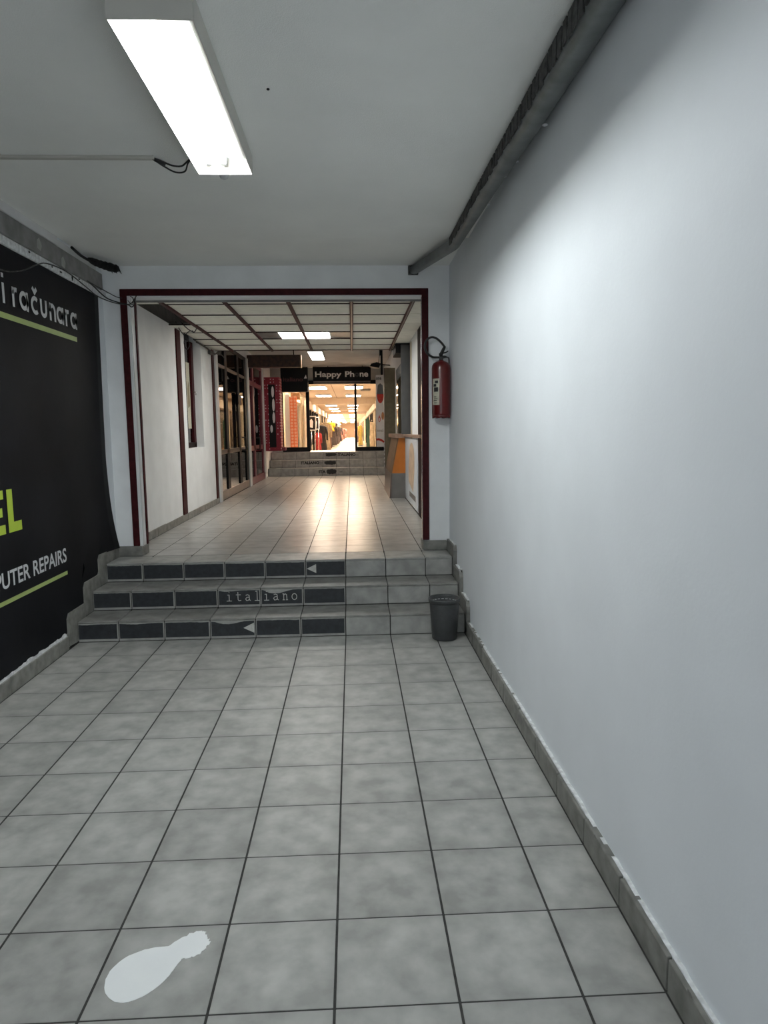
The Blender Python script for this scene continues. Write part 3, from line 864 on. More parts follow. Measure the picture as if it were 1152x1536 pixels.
hd.prism([(-.012, 0), (.045, .014), (.062, .026), (.060, .034), (.04, .024), (-.012, .012)], (VX, VY - .009, VZ_ + .048), (1, 0, 0), (0, 0, 1), (0, 1, 0), .018)
hd.build('lever', RUBBER, fe)
hd = MB()
hd.prism([(-.008, 0), (.030, .0), (.048, -.004), (.046, .006), (.03, .010), (-.008, .010)], (VX, VY - .009, VZ_ + .030), (1, 0, 0), (0, 0, 1), (0, 1, 0), .018)
hd.build('carry_handle', RUBBER, fe)
hs = smooth_path([(VX - .038, VY, VZ_ + .026), (VX - .075, VY - .002, VZ_ + .030), (VX - .118, VY - .006, VZ_ + .060), (VX - .138, VY - .008, VZ_ + .110), (VX - .125, VY - .008, VZ_ + .165), (VX - .085, VY - .008, VZ_ + .192), (VX - .040, VY - .010, VZ_ + .182), (VX + .002, VY - .014, VZ_ + .145), (VX + .026, VY - .018, VZ_ + .112)], 6)
MB().tube(hs, 0.0095, 10).build('hose', RUBBER, fe)
MB().tube([(VX + .030, VY - .018, VZ_ + .116), (VX + .020, VY - .020, VZ_ + .095), (VX - .002, VY - .024, VZ_ + .050), (VX - .006, VY - .026, VZ_ + .036)], [.010, .013, .015, .016], 10).build('nozzle', RUBBER, fe)
lb = MB()
for (za, zb, m_) in [(0.115, 0.335, 0)]:
    vs_, fs = [], []
    K = 10
    for i in range(K + 1):
        a = math.radians(200 + 52 * i / K)
        for z_ in (za, zb):
            vs_.append((ex[0] + .0798 * math.cos(a), ex[1] + .0798 * math.sin(a), ex[2] + z_))
    for i in range(K):
        fs.append((2 * i, 2 * i + 2, 2 * i + 3, 2 * i + 1))
    lb.add(vs_, fs, True)
lo = lb.build('paper_label', LABELP, fe, 'aged cream instruction label')
for (za, zb, a0, a1) in [(0.225, 0.262, 214, 244), (0.268, 0.290, 210, 232), (0.296, 0.318, 222, 244), (0.150, 0.156, 212, 236), (0.165, 0.170, 214, 240), (0.180, 0.186, 212, 232), (0.130, 0.135, 216, 238)]:
    vs_, fs = [], []
    for i in range(5):
        a = math.radians(a0 + (a1 - a0) * i / 4)
        for z_ in (za, zb):
            vs_.append((ex[0] + .0802 * math.cos(a), ex[1] + .0802 * math.sin(a), ex[2] + z_))
    for i in range(4):
        fs.append((2 * i, 2 * i + 2, 2 * i + 3, 2 * i + 1))
    MB().add(vs_, fs).build('printed_block', INK, lo)
bk = MB()
bk.tube(smooth_path([(VX + .012, VY + .010, VZ_ + .022), (VX + .05, VY + .012, VZ_ + .028), (VX + .070, VY + .03, VZ_ + .020), (VX + .074, VY + .05, VZ_ - .03), (VX + .074, VY + .084, VZ_ - .06)], 4), 0.006, 8)
bk.box(VX - .02, VX + .078, 4.322, 4.330, VZ_ - .09, VZ_ - .03)
bk.build('wall_bracket', GALV_D, fe)

# ------------------------------------------------------------------ passage: ceiling of panels
cu = struct('ceiling_passage', MB().box(WL - .2, WR + .2, YF + .15, 16.9, ZU, ZU + .15), W_CONC, 'high plain ceiling slab above the passage', 'ceiling')
pc = thing('ceiling_panels', (-.5, 6.6, ZP), 'suspended ceiling of pale panels with maroon rails over the passage', 'ceiling', kind='structure')
RX = [-1.685, -1.097, -0.505, 0.088, 0.667]
PX = [-1.968] + RX + [0.898]
PY = [YF + .15] + [5.11 + .62 * i for i in range(7)]
for j in range(len(PY) - 1):
    for i in range(6):
        if i == 0 and j in (1, 2): continue         # missing panels
        if j == 4 and i in (2, 3): continue         # lamps sit here
        z0 = ZP + rr.uniform(-.003, .003)
        piece('panel', pc, PX[i] + .006, PX[i + 1] - .006, PY[j] + .006, PY[j + 1] - .006, round(z0, 4), round(z0 + .012, 4), PANEL, .002)
for j in range(1, len(PY)):
    piece('cross_bar', pc, (RX[0] if j in (2,) else PX[0]) if j != 1 else RX[0], PX[-1] if j > 5 else RX[-1], PY[j] - .009, PY[j] + .009, ZP - .008, ZP + .006, DARKBROWN, .002)
for i, x in enumerate(RX):
    rl = piece('rail', pc, x - .018, x + .018, PY[0], PY[-1] + .02, ZP - .020, ZP + .006, MAROON, .003)
    if i >= 3:
        piece('metal_strip', rl, x - .007, x + .007, PY[0] + .02, PY[-1], ZP - .023, ZP - .019, ALU_BR, .001)
MB().box(WL, WR, PY[-1] + .02, PY[-1] + .08, ZP + .02, ZU).build('bulkhead', W_PASS, pc)
MB().box(WL, WR, YF + .15, PY[-1] + .02, 3.05, 3.10).build('void_shade_sheet', SHOPDARK, pc, 'dark sheet added for the shade above the panels')  # dark sheets stand in for the shade of the ceiling void
MB().box(WL, WL + .02, YF + .15, PY[-1] + .02, ZP + .015, 3.05).build('void_shade_sheet', SHOPDARK, pc, 'dark sheet added for the shade above the panels')
for i, (x0, x1, lit0, lit1) in enumerate([(RX[1], RX[2], -0.815, -0.525), (RX[2], RX[3], -0.485, -0.195)]):
    y0, y1 = PY[4] + .02, PY[5] - .02
    x0 += .02; x1 -= .02
    L = thing('recessed_lamp', ((x0 + x1) / 2, (y0 + y1) / 2, ZP), ['recessed ceiling lamp lit on its right half, left of the pair', 'recessed ceiling lamp lit on its left half, right of the pair'][i], 'lamp', 'recessed lamps in the panel ceiling')
    MB().box(x0, x1, y0, y1, ZP + .05, ZP + .06).build('tray', GALV, L)
    MB().box(lit0, lit1, y0, y1, ZP - .002, ZP + .012).build('diffuser', E_PASS, L)
    gx = (x0, lit0) if i == 0 else (lit1, x1)
    MB().box(gx[0], gx[1], y0, y1, ZP + .004, ZP + .010).build('reflector_plate', GALV, L)
wmb = MB()
wmb.tube(smooth_path([(-1.94, 6.55, 2.80), (-1.90, 6.6, 2.70), (-1.85, 6.7, 2.62), (-1.83, 6.72, 2.56), (-1.86, 6.70, 2.50), (-1.885, 6.68, 2.58), (-1.86, 6.75, 2.70), (-1.80, 6.8, 2.73)]), .005, 6)
wmb.tube(smooth_path([(-1.88, 6.2, 2.85), (-1.80, 6.4, 2.72), (-1.74, 6.55, 2.68), (-1.72, 6.62, 2.73)]), .006, 6)
tag(wmb.build('hanging_wire', RUBBER), 'black wires dangling from the hole in the panel ceiling', 'wire')
wm2 = MB()
wm2.tube(smooth_path([(-1.96, 7.7, 2.715), (-1.955, 8.1, 2.71), (-1.95, 8.4, 2.70), (-1.95, 8.7, 2.66), (-1.93, 8.95, 2.72)]), .011, 6)
wm2.tube(smooth_path([(-1.955, 7.5, 2.725), (-1.95, 8.2, 2.70), (-1.93, 8.7, 2.68), (-1.90, 9.05, 2.70), (-1.88, 9.3, 2.66)]), .008, 6)
wm2.box(-1.965, -1.93, 8.42, 8.60, 2.64, 2.70, .004)
tag(wm2.build('wall_cable', RUBBER), 'black cable bundle above the dark glass shop door', 'cable')

# ------------------------------------------------------------------ passage: left wall
PL = -1.970
NY0, NY1, NZ0 = 7.03, 7.95, 1.325
wpl = MB()
wpl.box(PL - .2, PL, YF + .15, NY0, .3, ZU)
wpl.box(PL - .2, PL, NY0, NY1, .3, NZ0)
wpl.box(PL - .2, PL, NY1, 8.90, .3, ZU)
wpl.box(PL - .2, PL, 8.90, 14.42, 2.95, ZU)
wpl.box(PL - .2, PL, 14.42, 16.9, .3, ZU)
wp = struct('wall_passage_left', wpl, W_PASS, 'white wall on the left of the passage with maroon strips and niche')
for (a, b, m_) in [(6.60, 6.79, MAROON), (8.65, 8.79, MAROON)]:
    piece('upright_strip', wp, PL, PL + .016, a, b, H + .08, ZP - .005, m_, .003)
ys = [YF + .16, 4.82, 5.15, 5.48, 5.81, 6.14, 6.47, 6.80, 7.13, 7.46, 7.79, 8.12, 8.45, 8.88]
for a, b in zip(ys[:-1], ys[1:]):
    piece('skirting_tile', wp, PL, PL + .014, a + .003, b - .003, H, H + round(.082 + rr.uniform(-.003, .003), 3), TILE_S)
w1 = thing('window_1', (PL - .14, (NY0 + NY1) / 2, NZ0), 'narrow dark window deep in a niche of the left passage wall', 'window', kind='structure')
MB().box(PL - .19, PL - .15, NY0, NY1, NZ0, ZU).build('backing', DARKP, w1)
MB().box(PL - .130, PL - .126, NY0 + .05, NY1 - .05, NZ0 + .06, ZP).build('pane', GLASS_D, w1)
piece('frame_bar', w1, PL - .145, PL - .10, NY1 - .13, NY1 - .01, NZ0, ZP, MAROON, .003)
piece('frame_bar', w1, PL - .145, PL - .10, NY0, NY0 + .08, NZ0, ZP, DARKBROWN, .003)
MB().box(PL - .145, PL - .10, NY0, NY1, NZ0, NZ0 + .07, .003).build('sill_bar', DARKBROWN, w1)
MB().box(PL - .1255, PL - .1235, 7.60, 7.78, 1.58, 2.45).build('faded_poster', LABELP, w1)
MB().prism([(0, 0), (.12, .03), (.10, .30), (.05, .36), (0, .25)], (PL - .123, 7.63, 1.85), (0, 1, 0), (0, 0, 1), (1, 0, 0), .001).build('poster_figure', OLIVE, w1)
MB().tube(smooth_path([(PL - .10, 7.86, 2.08), (PL - .07, 7.86, 2.07), (PL - .065, 7.86, 2.03)], 4), .008, 8).build('catch', CHROME, w1)

# shop rooms behind the glass doors
sh = MB()
sh.box(-4.6, -4.5, 8.8, 14.6, .3, ZU); sh.box(-4.5, PL - .2, 8.7, 8.8, .3, ZU); sh.box(-4.5, PL - .2, 14.5, 14.6, .3, ZU); sh.box(-4.5, PL - .2, 12.05, 12.15, .3, ZU)
sh.box(-4.5, PL - .2, 8.8, 14.5, .3, H); sh.box(-4.5, PL - .2, 8.8, 14.5, 3.0, ZU)
struct('wall_shop_interior', sh, SHOPDARK, 'unlit shop rooms behind the glass doors on the left')

def bar(par, name, y0, y1, z0, z1, m_, x0=PL - .03, x1=PL + .015):
    return MB().box(x0, x1, y0, y1, z0, z1, .003).build(name, m_, par)
def handle(par, yc, z0, z1):
    x = PL + .015
    MB().tube(smooth_path([(x, yc, z0), (x + .055, yc, z0), (x + .075, yc, z0 + .02), (x + .075, yc, z1 - .02), (x + .055, yc, z1), (x, yc, z1)], 4), .014, 10).build('handle', RUBBER, par)
d1 = thing('door_1', (PL, 10.4, H), 'dark-framed glass shop doors with white posts and black handle', 'door', kind='structure')
for (a, b) in [(8.82, 8.98), (11.86, 12.14)]:
    bar(d1, 'white_post', a, b, H, 2.95, ALU_W, PL - .06, PL + .035)
bar(d1, 'kick_rail', 8.98, 11.86, H + .01, H + .145, ALU_BR, PL - .03, PL + .02)
bar(d1, 'middle_rail', 8.98, 11.86, 1.185, 1.255, ALU_BR)
bar(d1, 'transom', 8.98, 11.86, 2.535, 2.580, ALU_BR)
bar(d1, 'head_rail', 8.98, 11.86, 2.89, 2.95, ALU_DK)
ms = [(9.62, 9.83), (10.82, 11.02), (11.62, 11.86)]
for (a, b) in ms:
    bar(d1, 'mullion', a, b, H + .145, 2.89, ALU_DK)
edges = [8.98] + [v for p in ms for v in p]
for a, b in [(8.98, 9.62), (9.83, 10.82), (11.02, 11.62)]:
    for z0, z1 in [(H + .145, 1.185), (1.255, 2.535), (2.580, 2.89)]:
        MB().box(PL - .010, PL - .004, a, b, z0, z1).build('pane', GLASS_D, d1)
handle(d1, 11.08, 1.20, 1.43)
MB().box(PL + .015, PL + .03, 10.78, 11.10, 2.02, 2.20, .003).build('notice', DARKP, d1)
d2 = thing('door_2', (PL, 13.3, H), 'red-framed glass shop door beyond the dark glass doors', 'door', kind='structure')
bar(d2, 'white_post', 14.22, 14.40, H, 2.95, ALU_W, PL - .06, PL + .035)
bar(d2, 'kick_rail', 12.14, 14.22, H + .01, H + .150, ALU_RED, PL - .03, PL + .03)
bar(d2, 'middle_rail', 12.14, 14.22, 1.15, 1.25, ALU_RED)
bar(d2, 'transom', 12.14, 14.22, 2.47, 2.56, ALU_RED)
bar(d2, 'head_rail', 12.14, 14.22, 2.89, 2.95, ALU_RED)
for (a, b) in [(12.14, 12.26), (12.70, 12.90), (14.06, 14.22)]:
    bar(d2, 'mullion', a, b, H + .15, 2.89, ALU_RED)
for a, b in [(12.26, 12.70), (12.90, 14.06)]:
    for z0, z1 in [(H + .15, 1.15), (1.25, 2.47), (2.56, 2.89)]:
        MB().box(PL - .010, PL - .004, a, b, z0, z1).build('pane', GLASS_D, d2)
handle(d2, 12.98, 1.17, 1.41)

# ------------------------------------------------------------------ passage: right wall and kiosk
PR = 0.905
wpr = MB()
wpr.box(PR, PR + .2, YF + .15, 9.15, .3, ZU); wpr.box(PR, PR + .2, 9.15, 11.0, .3, 1.47); wpr.box(PR, PR + .2, 9.15, 11.0, 2.58, ZU); wpr.box(PR, PR + .2, 11.0, 16.9, .3, ZU)
wpo = struct('wall_passage_right', wpr, W_PASS, 'white wall on the right of the passage behind the kiosk')
piece('upright_strip', wpo, PR - .022, PR, 6.45, 6.80, H, ZP - .01, DARKBROWN, .003)
piece('pale_strip', wpo, PR - .010, PR, 7.86, 7.98, H, ZP - .01, CREAM, .003)
w2 = thing('window_2', (PR, 10.1, 1.47), 'glass pane above the kiosk counter reflecting the lit hall', 'window', kind='structure')
MB().box(PR - .006, PR, 9.15, 11.0, 1.47, 2.42).build('pane', GLASS_D, w2)
MB().box(PR - .012, PR, 9.15, 11.0, 2.42, 2.62, .003).build('header_panel', BLUEGREY, w2)
MB().box(PR + .15, PR + .19, 9.1, 11.05, 1.4, 2.62).build('backing', SHOPDARK, w2)
kl = MB(); text_into(kl, 'n', (PR - .0125, 10.55, 2.48), (0, -1, 0), (0, 0, 1), .12, .09, 0.01, 0.001)
kl.build('lettering', ALU_W, w2, 'single pale letter')

KSIDE = mat('kiosk_side_brown', (0.17, 0.10, 0.045, 1), 0.5, noise=0.15)
ki = thing('kiosk', (0.78, 10.0, H), 'orange-fronted kiosk stall with grey plinth on the right of the passage', 'kiosk')
MB().prism([(0.663, H), (0.900, H), (0.900, 0.852), (0.688, 0.852)], (0, 9.09, 0), (1, 0, 0), (0, 0, 1), (0, 1, 0), 1.80).build('plinth', GREYBASE, ki)
MB().prism([(0.690, 0.852), (0.900, 0.852), (0.900, 1.404), (0.800, 1.404)], (0, 9.09, 0), (1, 0, 0), (0, 0, 1), (0, 1, 0), 0.03).build('front_panel', ORANGE, ki)
MB().prism([(0.672, 0.852), (0.690, 0.852), (0.800, 1.404), (0.780, 1.404)], (0, 9.085, 0), (1, 0, 0), (0, 0, 1), (0, 1, 0), 1.80).build('side_panel', KSIDE, ki)
MB().box(0.735, 0.898, 9.00, 10.88, 1.404, 1.468, .005).build('counter_top', LEDGE, ki)
MB().prism([(0.645, H), (0.668, H), (0.690, .852), (0.672, .852)], (0, 9.07, 0), (1, 0, 0), (0, 0, 1), (0, 1, 0), 1.83).build('corner_guard', ALU_BR, ki)
tag(MB().box(0.865, PR, 6.42, 8.98, 1.425, 1.465, .005).build('wall_ledge', LEDGE), 'narrow brown ledge along the right passage wall before the kiosk', 'ledge')
ob = thing('olive_board', (0.77, 11.05, H), 'tall olive board standing at the far end of the kiosk', 'board')
MB().box(0.680, 0.875, 11.02, 11.07, H, 2.66, .004).build('board', OLIVE, ob)
MB().box(0.672, 0.682, 11.015, 11.075, H, 2.66, .003).build('edge_trim', ALU_BR, ob)
for i in range(7):
    MB().box(0.655, 0.673, 11.03, 11.06, .86 + i * .07, .895 + i * .07).build('stripe', ALU_W if i % 2 else ALU_W, ob)
gb = thing('grey_board', (0.84, 8.05, 1.468), 'upright dark grey board on the right above the ledge', 'board')
MB().box(0.768, PR - .003, 8.02, 8.06, 1.468, ZP - .03, .004).build('board', GREYBRD, gb)
MB().box(0.892, PR - .003, 7.99, 8.02, 1.468, ZP - .01, .003).build('edge_trim', ALU_BR, gb)
MB().box(0.700, PR - .003, 8.10, 8.75, 2.60, ZP - .002, .004).build('dark_box', BLACK, gb)
pb = thing('leaning_picture', (PR - .01, 7.8, H), 'white picture panel with orange print leaning low on the right wall', 'panel')
MB().box(PR - .016, PR, 7.02, 8.92, H + .03, 1.40, .003).build('board', POSTERW, pb)
MB().prism([(.1, 0), (.8, -.1), (1.0, .2)] + [(0.6 + .42 * math.cos(math.radians(a)), .35 + .22 * math.sin(math.radians(a))) for a in range(10, 180, 14)] + [(.05, .2)], (PR - .0165, 8.40, .78), (0, -1, 0), (0, 0, 1), (-1, 0, 0), .001).build('printed_shape', FADED, pb)
MB().box(PR - .018, PR - .016, 7.25, 8.2, .58, .65).build('printed_band', GREYBASE, pb)
tag(MB().box(0.62, 0.66, 11.2, 11.23, 2.55, 3.0, .003).box(.60, .62, 11.2, 11.215, 2.9, 3.1).build('speaker_bracket', BLACK), 'thin black bracket hanging above the far end of the kiosk', 'bracket')
ld = thing('loudspeaker', (.6, 13.1, 2.84), 'small black loudspeaker high on the right before the far steps', 'loudspeaker')
MB().loft([[Vector((x, yv, z)) for x, z in ((.47, 2.88), (.66, 2.84), (.70, 2.93), (.62, 2.96), (.50, 2.93))] for yv in (13.0, 13.25)], smooth=False).build('horn', BLACK, ld)
MB().tube([(.66, 13.1, 2.95), (.68, 13.1, ZU)], .008, 6).build('cable', BLACK, ld)
MB().tube([(.66, 13.1, 2.93), (PR, 13.1, 2.90)], .012, 6).build('arm', BLACK, ld)

# ------------------------------------------------------------------ far lamp, hanging signs
fl_ = thing('ceiling_lamp', (-.6, 12.7, ZU), 'bright ceiling lamp in front of the far steps', 'lamp')
MB().box(-.775, -.485, 12.0, 13.5, ZU - .05, ZU, .004).build('housing', LAMP_W, fl_)
MB().box(-.765, -.495, 12.01, 13.49, ZU - .056, ZU - .05).build('diffuser', E_FAR, fl_)
bw = thing('wooden_sign_box', (-1.4, 12.1, 2.78), 'dark brown hanging sign box projecting from the left wall', 'sign')
MB().box(-1.955, -.925, 12.05, 12.25, 2.785, 3.020, .004).build('box', WOOD, bw)
MB().box(-.925, -.900, 12.04, 12.26, 2.780, 3.025, .004).build('end_board', WOOD_L, bw)
MB().tube([(-1.05, 12.15, 3.02), (-1.05, 12.15, ZU)], .010, 6).build('hanger', BLACK, bw)
bs_ = thing('black_sign_box', (-1.32, 15.3, 2.5), 'black sign box with faint red letters left of the named sign', 'sign')
MB().box(-1.640, -.985, 15.30, 15.55, 2.495, 3.085, .006).build('box', SIGNBLK, bs_)
t_ = MB(); text_into(t_, 'italiano', (-1.58, 15.2995, 2.74), (1, 0, 0), (0, 0, 1), .48, .10, .02, .001)
t_.build('lettering', LETTER_R, bs_, 'faint dark red lettering')
MB().prism([(0, 0), (.07, 0), (.05, .09)], (-1.075, 15.2985, 2.81), (1, 0, 0), (0, 0, 1), (0, 1, 0), .001).build('arrow_mark', ALU_W, bs_)
MB().tube([(-1.3, 15.4, 3.08), (-1.3, 15.4, ZU)], .010, 6).build('hanger', BLACK, bs_)
hp = thing('shop_sign', (-.15, 15.4, 2.68), 'black hanging sign reading Happy Phone in grey letters', 'sign')
MB().box(-.860, .556, 15.38, 15.52, 2.690, 3.095, .006).build('box', SIGNBLK, hp)
MB().box(-.850, .546, 15.374, 15.381, 2.715, 2.748, .001).build('metal_strip', ALU_BR, hp)
t_ = MB(); text_into(t_, 'Happy', (-.808, 15.3795, 2.805), (1, 0, 0), (0, 0, 1), .645, .175, .026, .0015)
t_.build('lettering', LETTER, hp, 'bold grey letters Happy')
t_ = MB(); text_into(t_, 'Ph', (-.075, 15.3795, 2.845), (1, 0, 0), (0, 0, 1), .225, .135, .026, .0015)
t_.build('lettering', LETTER, hp, 'bold grey letters Ph')
t_ = MB(); text_into(t_, 'ne', (.285, 15.3795, 2.845), (1, 0, 0), (0, 0, 1), .205, .102, .026, .0015)
t_.build('lettering', LETTER, hp, 'bold grey letters ne')
t_ = MB(); text_into(t_, 'o', (.165, 15.3795, 2.845), (1, 0, 0), (0, 0, 1), .10, .102, .026, .0015)
t_.build('lettering', LETTER_D, hp, 'dark letter o')
for x in (-.5, .35):
    MB().tube([(x, 15.45, 3.09), (x, 15.45, ZU)], .010, 6).build('hanger', BLACK, hp)

# red showcase
rs = thing('display_case', (-1.75, 14.6, 1.08), 'red dotted display case projecting from the left wall at the far steps', 'showcase')
MB().box(PL, -1.585, 14.52, 14.95, 1.085, 2.785, .006).build('case', RED_DOT, rs)
MB().box(-1.855, -1.700, 14.512, 14.521, 1.17, 2.62, .002).build('dark_window', DARKP, rs)
OVAL = mat('pale_oval', (.7, .66, .66, 1), .5)
for (zc, hz, xo) in [(2.45, .13, .02), (2.15, .15, .03), (1.86, .13, .03), (1.60, .09, -.03)]:
    MB().prism([(.030 * math.cos(a), hz * math.sin(a)) for a in [i * math.pi / 8 for i in range(16)]], (-1.772 + xo, 14.5115, zc), (1, 0, 0), (0, 0, 1), (0, 1, 0), .001).build('pale_oval', OVAL, rs)
MB().box(-1.60, -1.50, 14.60, 14.90, 1.09, 1.17, .004).build('shelf', ALU_RED, rs)

# ------------------------------------------------------------------ far steps
FH = [0.648, 0.833, 1.018]
FY = [14.97, 15.30, 15.63]
fs_ = MB()
for i in range(3):
    fs_.box(WL, WR, FY[i] + .01, 16.9, (H - .1) if i == 0 else FH[i - 1] - .008, FH[i] - .008)
far = struct('stairs_far', fs_, GROUT, 'three grey tiled steps with black lettering up to the lit hall', 'stairs')
for i in range(3):
    z0 = H if i == 0 else FH[i - 1]
    yb = FY[i + 1] if i < 2 else 16.05
    for c in range(9):
        piece('tread_tile', far, cols[c] + G / 2, cols[c + 1] - G / 2, FY[i] - .003, yb - .004, FH[i] - .014, FH[i], TILE_U)
        piece('riser_tile', far, cols[c] + G / 2, cols[c + 1] - G / 2, FY[i] - .002, FY[i] + .012, z0 + .003, FH[i] - .016, TILE)
t_ = MB()
text_into(t_, 'ITALIANO', (-.30, FY[2] - .0035, .905), (1, 0, 0), (0, 0, 1), .45, .074, .055, .001)
text_into(t_, 'ITALIANO', (-1.20, FY[1] - .0035, .725), (1, 0, 0), (0, 0, 1), .45, .074, .055, .001)
text_into(t_, 'ITA', (-.75, FY[0] - .0035, .520), (1, 0, 0), (0, 0, 1), .17, .074, .055, .001)
t_.add([(x, yv, z) for (x, yv, z) in [(.16, FY[2] - .004, .925), (.22, FY[2] - .004, .925), (.22, FY[2] - .004, .937), (.16, FY[2] - .004, .937)]], [(0, 1, 2, 3)])
t_.add([(-.73, FY[1] - .004, .750), (-.66, FY[1] - .004, .750), (-.66, FY[1] - .004, .762), (-.73, FY[1] - .004, .762)], [(0, 1, 2, 3)])
t_.add([(-.25, FY[0] - .004, .540), (-.18, FY[0] - .004, .540), (-.18, FY[0] - .004, .552), (-.25, FY[0] - .004, .552)], [(0, 1, 2, 3)])
t_.build('lettering', INK, far, 'black capitals reading ITALIANO')
for (xc, yv, zc, w_, h_) in [(-.47, FY[2], .945, .30, .085), (-.48, FY[1], .758, .31, .10), (-.45, FY[0], .555, .26, .13)]:
    pts = []
    for i in range(40):
        a = 2 * math.pi * i / 40
        k = rr.uniform(.75, 1.08)
        pts.append((w_ / 2 * math.copysign(abs(math.cos(a)) ** .55, math.cos(a)) * k, h_ / 2 * math.copysign(abs(math.sin(a)) ** .6, math.sin(a)) * rr.uniform(.75, 1.1)))
    MB().prism(pts, (xc, yv - .0050, zc), (1, 0, 0), (0, 0, 1), (0, 1, 0), .0008).build('blacked_out_patch', INK, far, 'black painted-over patch')

# ------------------------------------------------------------------ glazed front of the hall
GY = 16.0
FZ = FH[2]
wg = MB()
wg.box(WL, WR, GY, GY + .12, 2.80, ZU); wg.box(WL, -1.70, GY, GY + .12, FZ - .01, 2.80); wg.box(.885, WR, GY, GY + .12, FZ - .01, 2.80)
struct('wall_hall_front', wg, W_CONC, 'pale wall above the black-framed glass front of the hall')
gf = thing('door_3', (-.4, GY, FZ), 'black-framed open glass front leading into the lit hall', 'door', kind='structure')
def gbar(nm, x0, x1, z0, z1, d=.06):
    return MB().box(x0, x1, GY - d / 2, GY + d / 2, z0, z1, .003).build(nm, BLACK, gf)
gbar('post', -1.085, -1.000, FZ, 2.72)
gbar('post', .145, .200, FZ, 2.72)
gbar('post', -1.70, -1.665, FZ, 2.72)
gbar('bottom_rail', -1.70, -1.085, FZ, FZ + .115)
gbar('bottom_rail', .200, .885, FZ, FZ + .105)
gbar('head_rail', -1.70, .885, 2.715, 2.810)
MB().box(-1.665, -1.085, GY - .004, GY + .004, FZ + .115, 2.715).build('pane', GLASS_C, gf)
MB().box(.200, .885, GY - .004, GY + .004, FZ + .105, 2.715).build('pane', GLASS_C, gf)
po = thing('advert_poster', (.78, 15.9, 1.1), 'tall white advertising poster with red drops beside the hall entrance', 'poster')
MB().box(.690, .890, 15.86, 15.90, 1.12, 2.92, .003).build('board', POSTERW, po)
MB().prism([(.085 * math.cos(a), .20 * math.sin(a)) for a in [i * math.pi / 12 for i in range(24)]], (.800, 15.8595, 2.42), (1, 0, 0), (0, 0, 1), (0, -1, 0), .001).build('red_shape', POSTER_R, po)
MB().prism([(-.085, 0), (.085, 0), (.06, .22), (0, .27), (-.06, .22)], (.800, 15.8585, 2.45), (1, 0, 0), (0, 0, 1), (0, -1, 0), .001).build('pale_shape', BLUEGREY, po)
MB().prism([(.030 * math.cos(a), .075 * math.sin(a) + (.05 if abs(math.cos(a)) < .1 and math.sin(a) > 0 else 0)) for a in [i * math.pi / 10 for i in range(20)]], (.770, 15.8595, 1.82), (1, 0, 0), (0, 0, 1), (0, -1, 0), .001).build('red_drop', POSTER_R, po)
MB().prism([(.016 * math.cos(a), .05 * math.sin(a)) for a in [i * math.pi / 10 for i in range(20)]], (.768, 15.8585, 1.81), (1, 0, 0), (0, 0, 1), (0, -1, 0), .001).build('drop_highlight', POSTERW, po)
MB().prism([(.035 * math.cos(a), .10 * math.sin(a)) for a in [i * math.pi / 10 for i in range(20)]], (.858, 15.8595, 1.90), (1, 0, 0), (0, 0, 1), (0, -1, 0), .001).build('brown_drop', SKIN_P, po)
MB().prism([(-.1, .08), (-.04, .085), (.04, .05), (.1, 0), (.1, .06), (.04, .11), (-.04, .14), (-.1, .13)], (.79, 15.8595, 1.20), (1, 0, 0), (0, 0, 1), (0, -1, 0), .001).build('red_swoosh', POSTER_R, po)
t_ = MB(); text_into(t_, 'one', (.70, 15.8595, 2.80), (1, 0, 0), (0, 0, 1), .13, .065, .02, .001); t_.build('lettering', INK, po, 'black letters one')
t_ = MB(); text_into(t_, 'hone5', (.70, 15.8595, 1.50), (1, 0, 0), (0, 0, 1), .17, .075, 0, .001); t_.build('lettering', GREYBASE, po, 'grey letters hone5')

# ------------------------------------------------------------------ the lit hall
HX0, HX1, HY0, HY1, HZF, HZC = -1.85, 1.25, 16.12, 112.0, 0.62, 3.0
hf = MB()
hf.box(HX0, HX1, 16.9, HY1, HZF - .1, HZF)
hf.box(HX0, HX1, 16.05, 17.2, HZF, FZ - .001)
struct('floor_hall', hf, HALLFLOOR, 'pale shiny floor of the lit shopping hall', 'floor')
hc = struct('ceiling_hall', MB().box(HX0 - .2, HX1 + .2, GY + .12, HY1, HZC, HZC + .1), HALLCEIL, 'warm white ceiling of the lit shopping hall', 'ceiling')
MB().box(HX0, HX1, 29.0, 29.3, 2.735, HZC).build('beam', HALLCEIL, hc)
for yb in (49.0, 69.0, 89.0):
    MB().box(HX0, HX1, yb, yb + .3, 2.80, HZC).build('beam', HALLCEIL, hc)
MB().box(-.58, -.56, 17, 29, HZC - .006, HZC).build('joint_strip', WOOD_L, hc)
MB().box(.40, .75, 22.6, 23.2, HZC - .05, HZC, .01).build('vent', GREYBASE, hc)
hl = struct('wall_hall_left', MB().box(HX0 - .2, HX0, GY + .12, HY1, HZF - .1, HZC), HALLWALL, 'row of shop fronts on the left side of the lit hall')
hr = struct('wall_hall_right', MB().box(HX1, HX1 + .2, GY + .12, HY1, HZF - .1, HZC), HALLWALL, 'row of shop fronts on the right side of the lit hall')
struct('wall_hall_end', MB().box(HX0, HX1, HY1, HY1 + .2, HZF - .1, HZC), HALLWALL, 'far end wall of the lit shopping hall')
HMAT = [CREAM, WOOD_L, ALU_W, OLIVE, HALLWALL, GREYBASE, WOOD]
rh = random.Random(21)
yv = 17.6
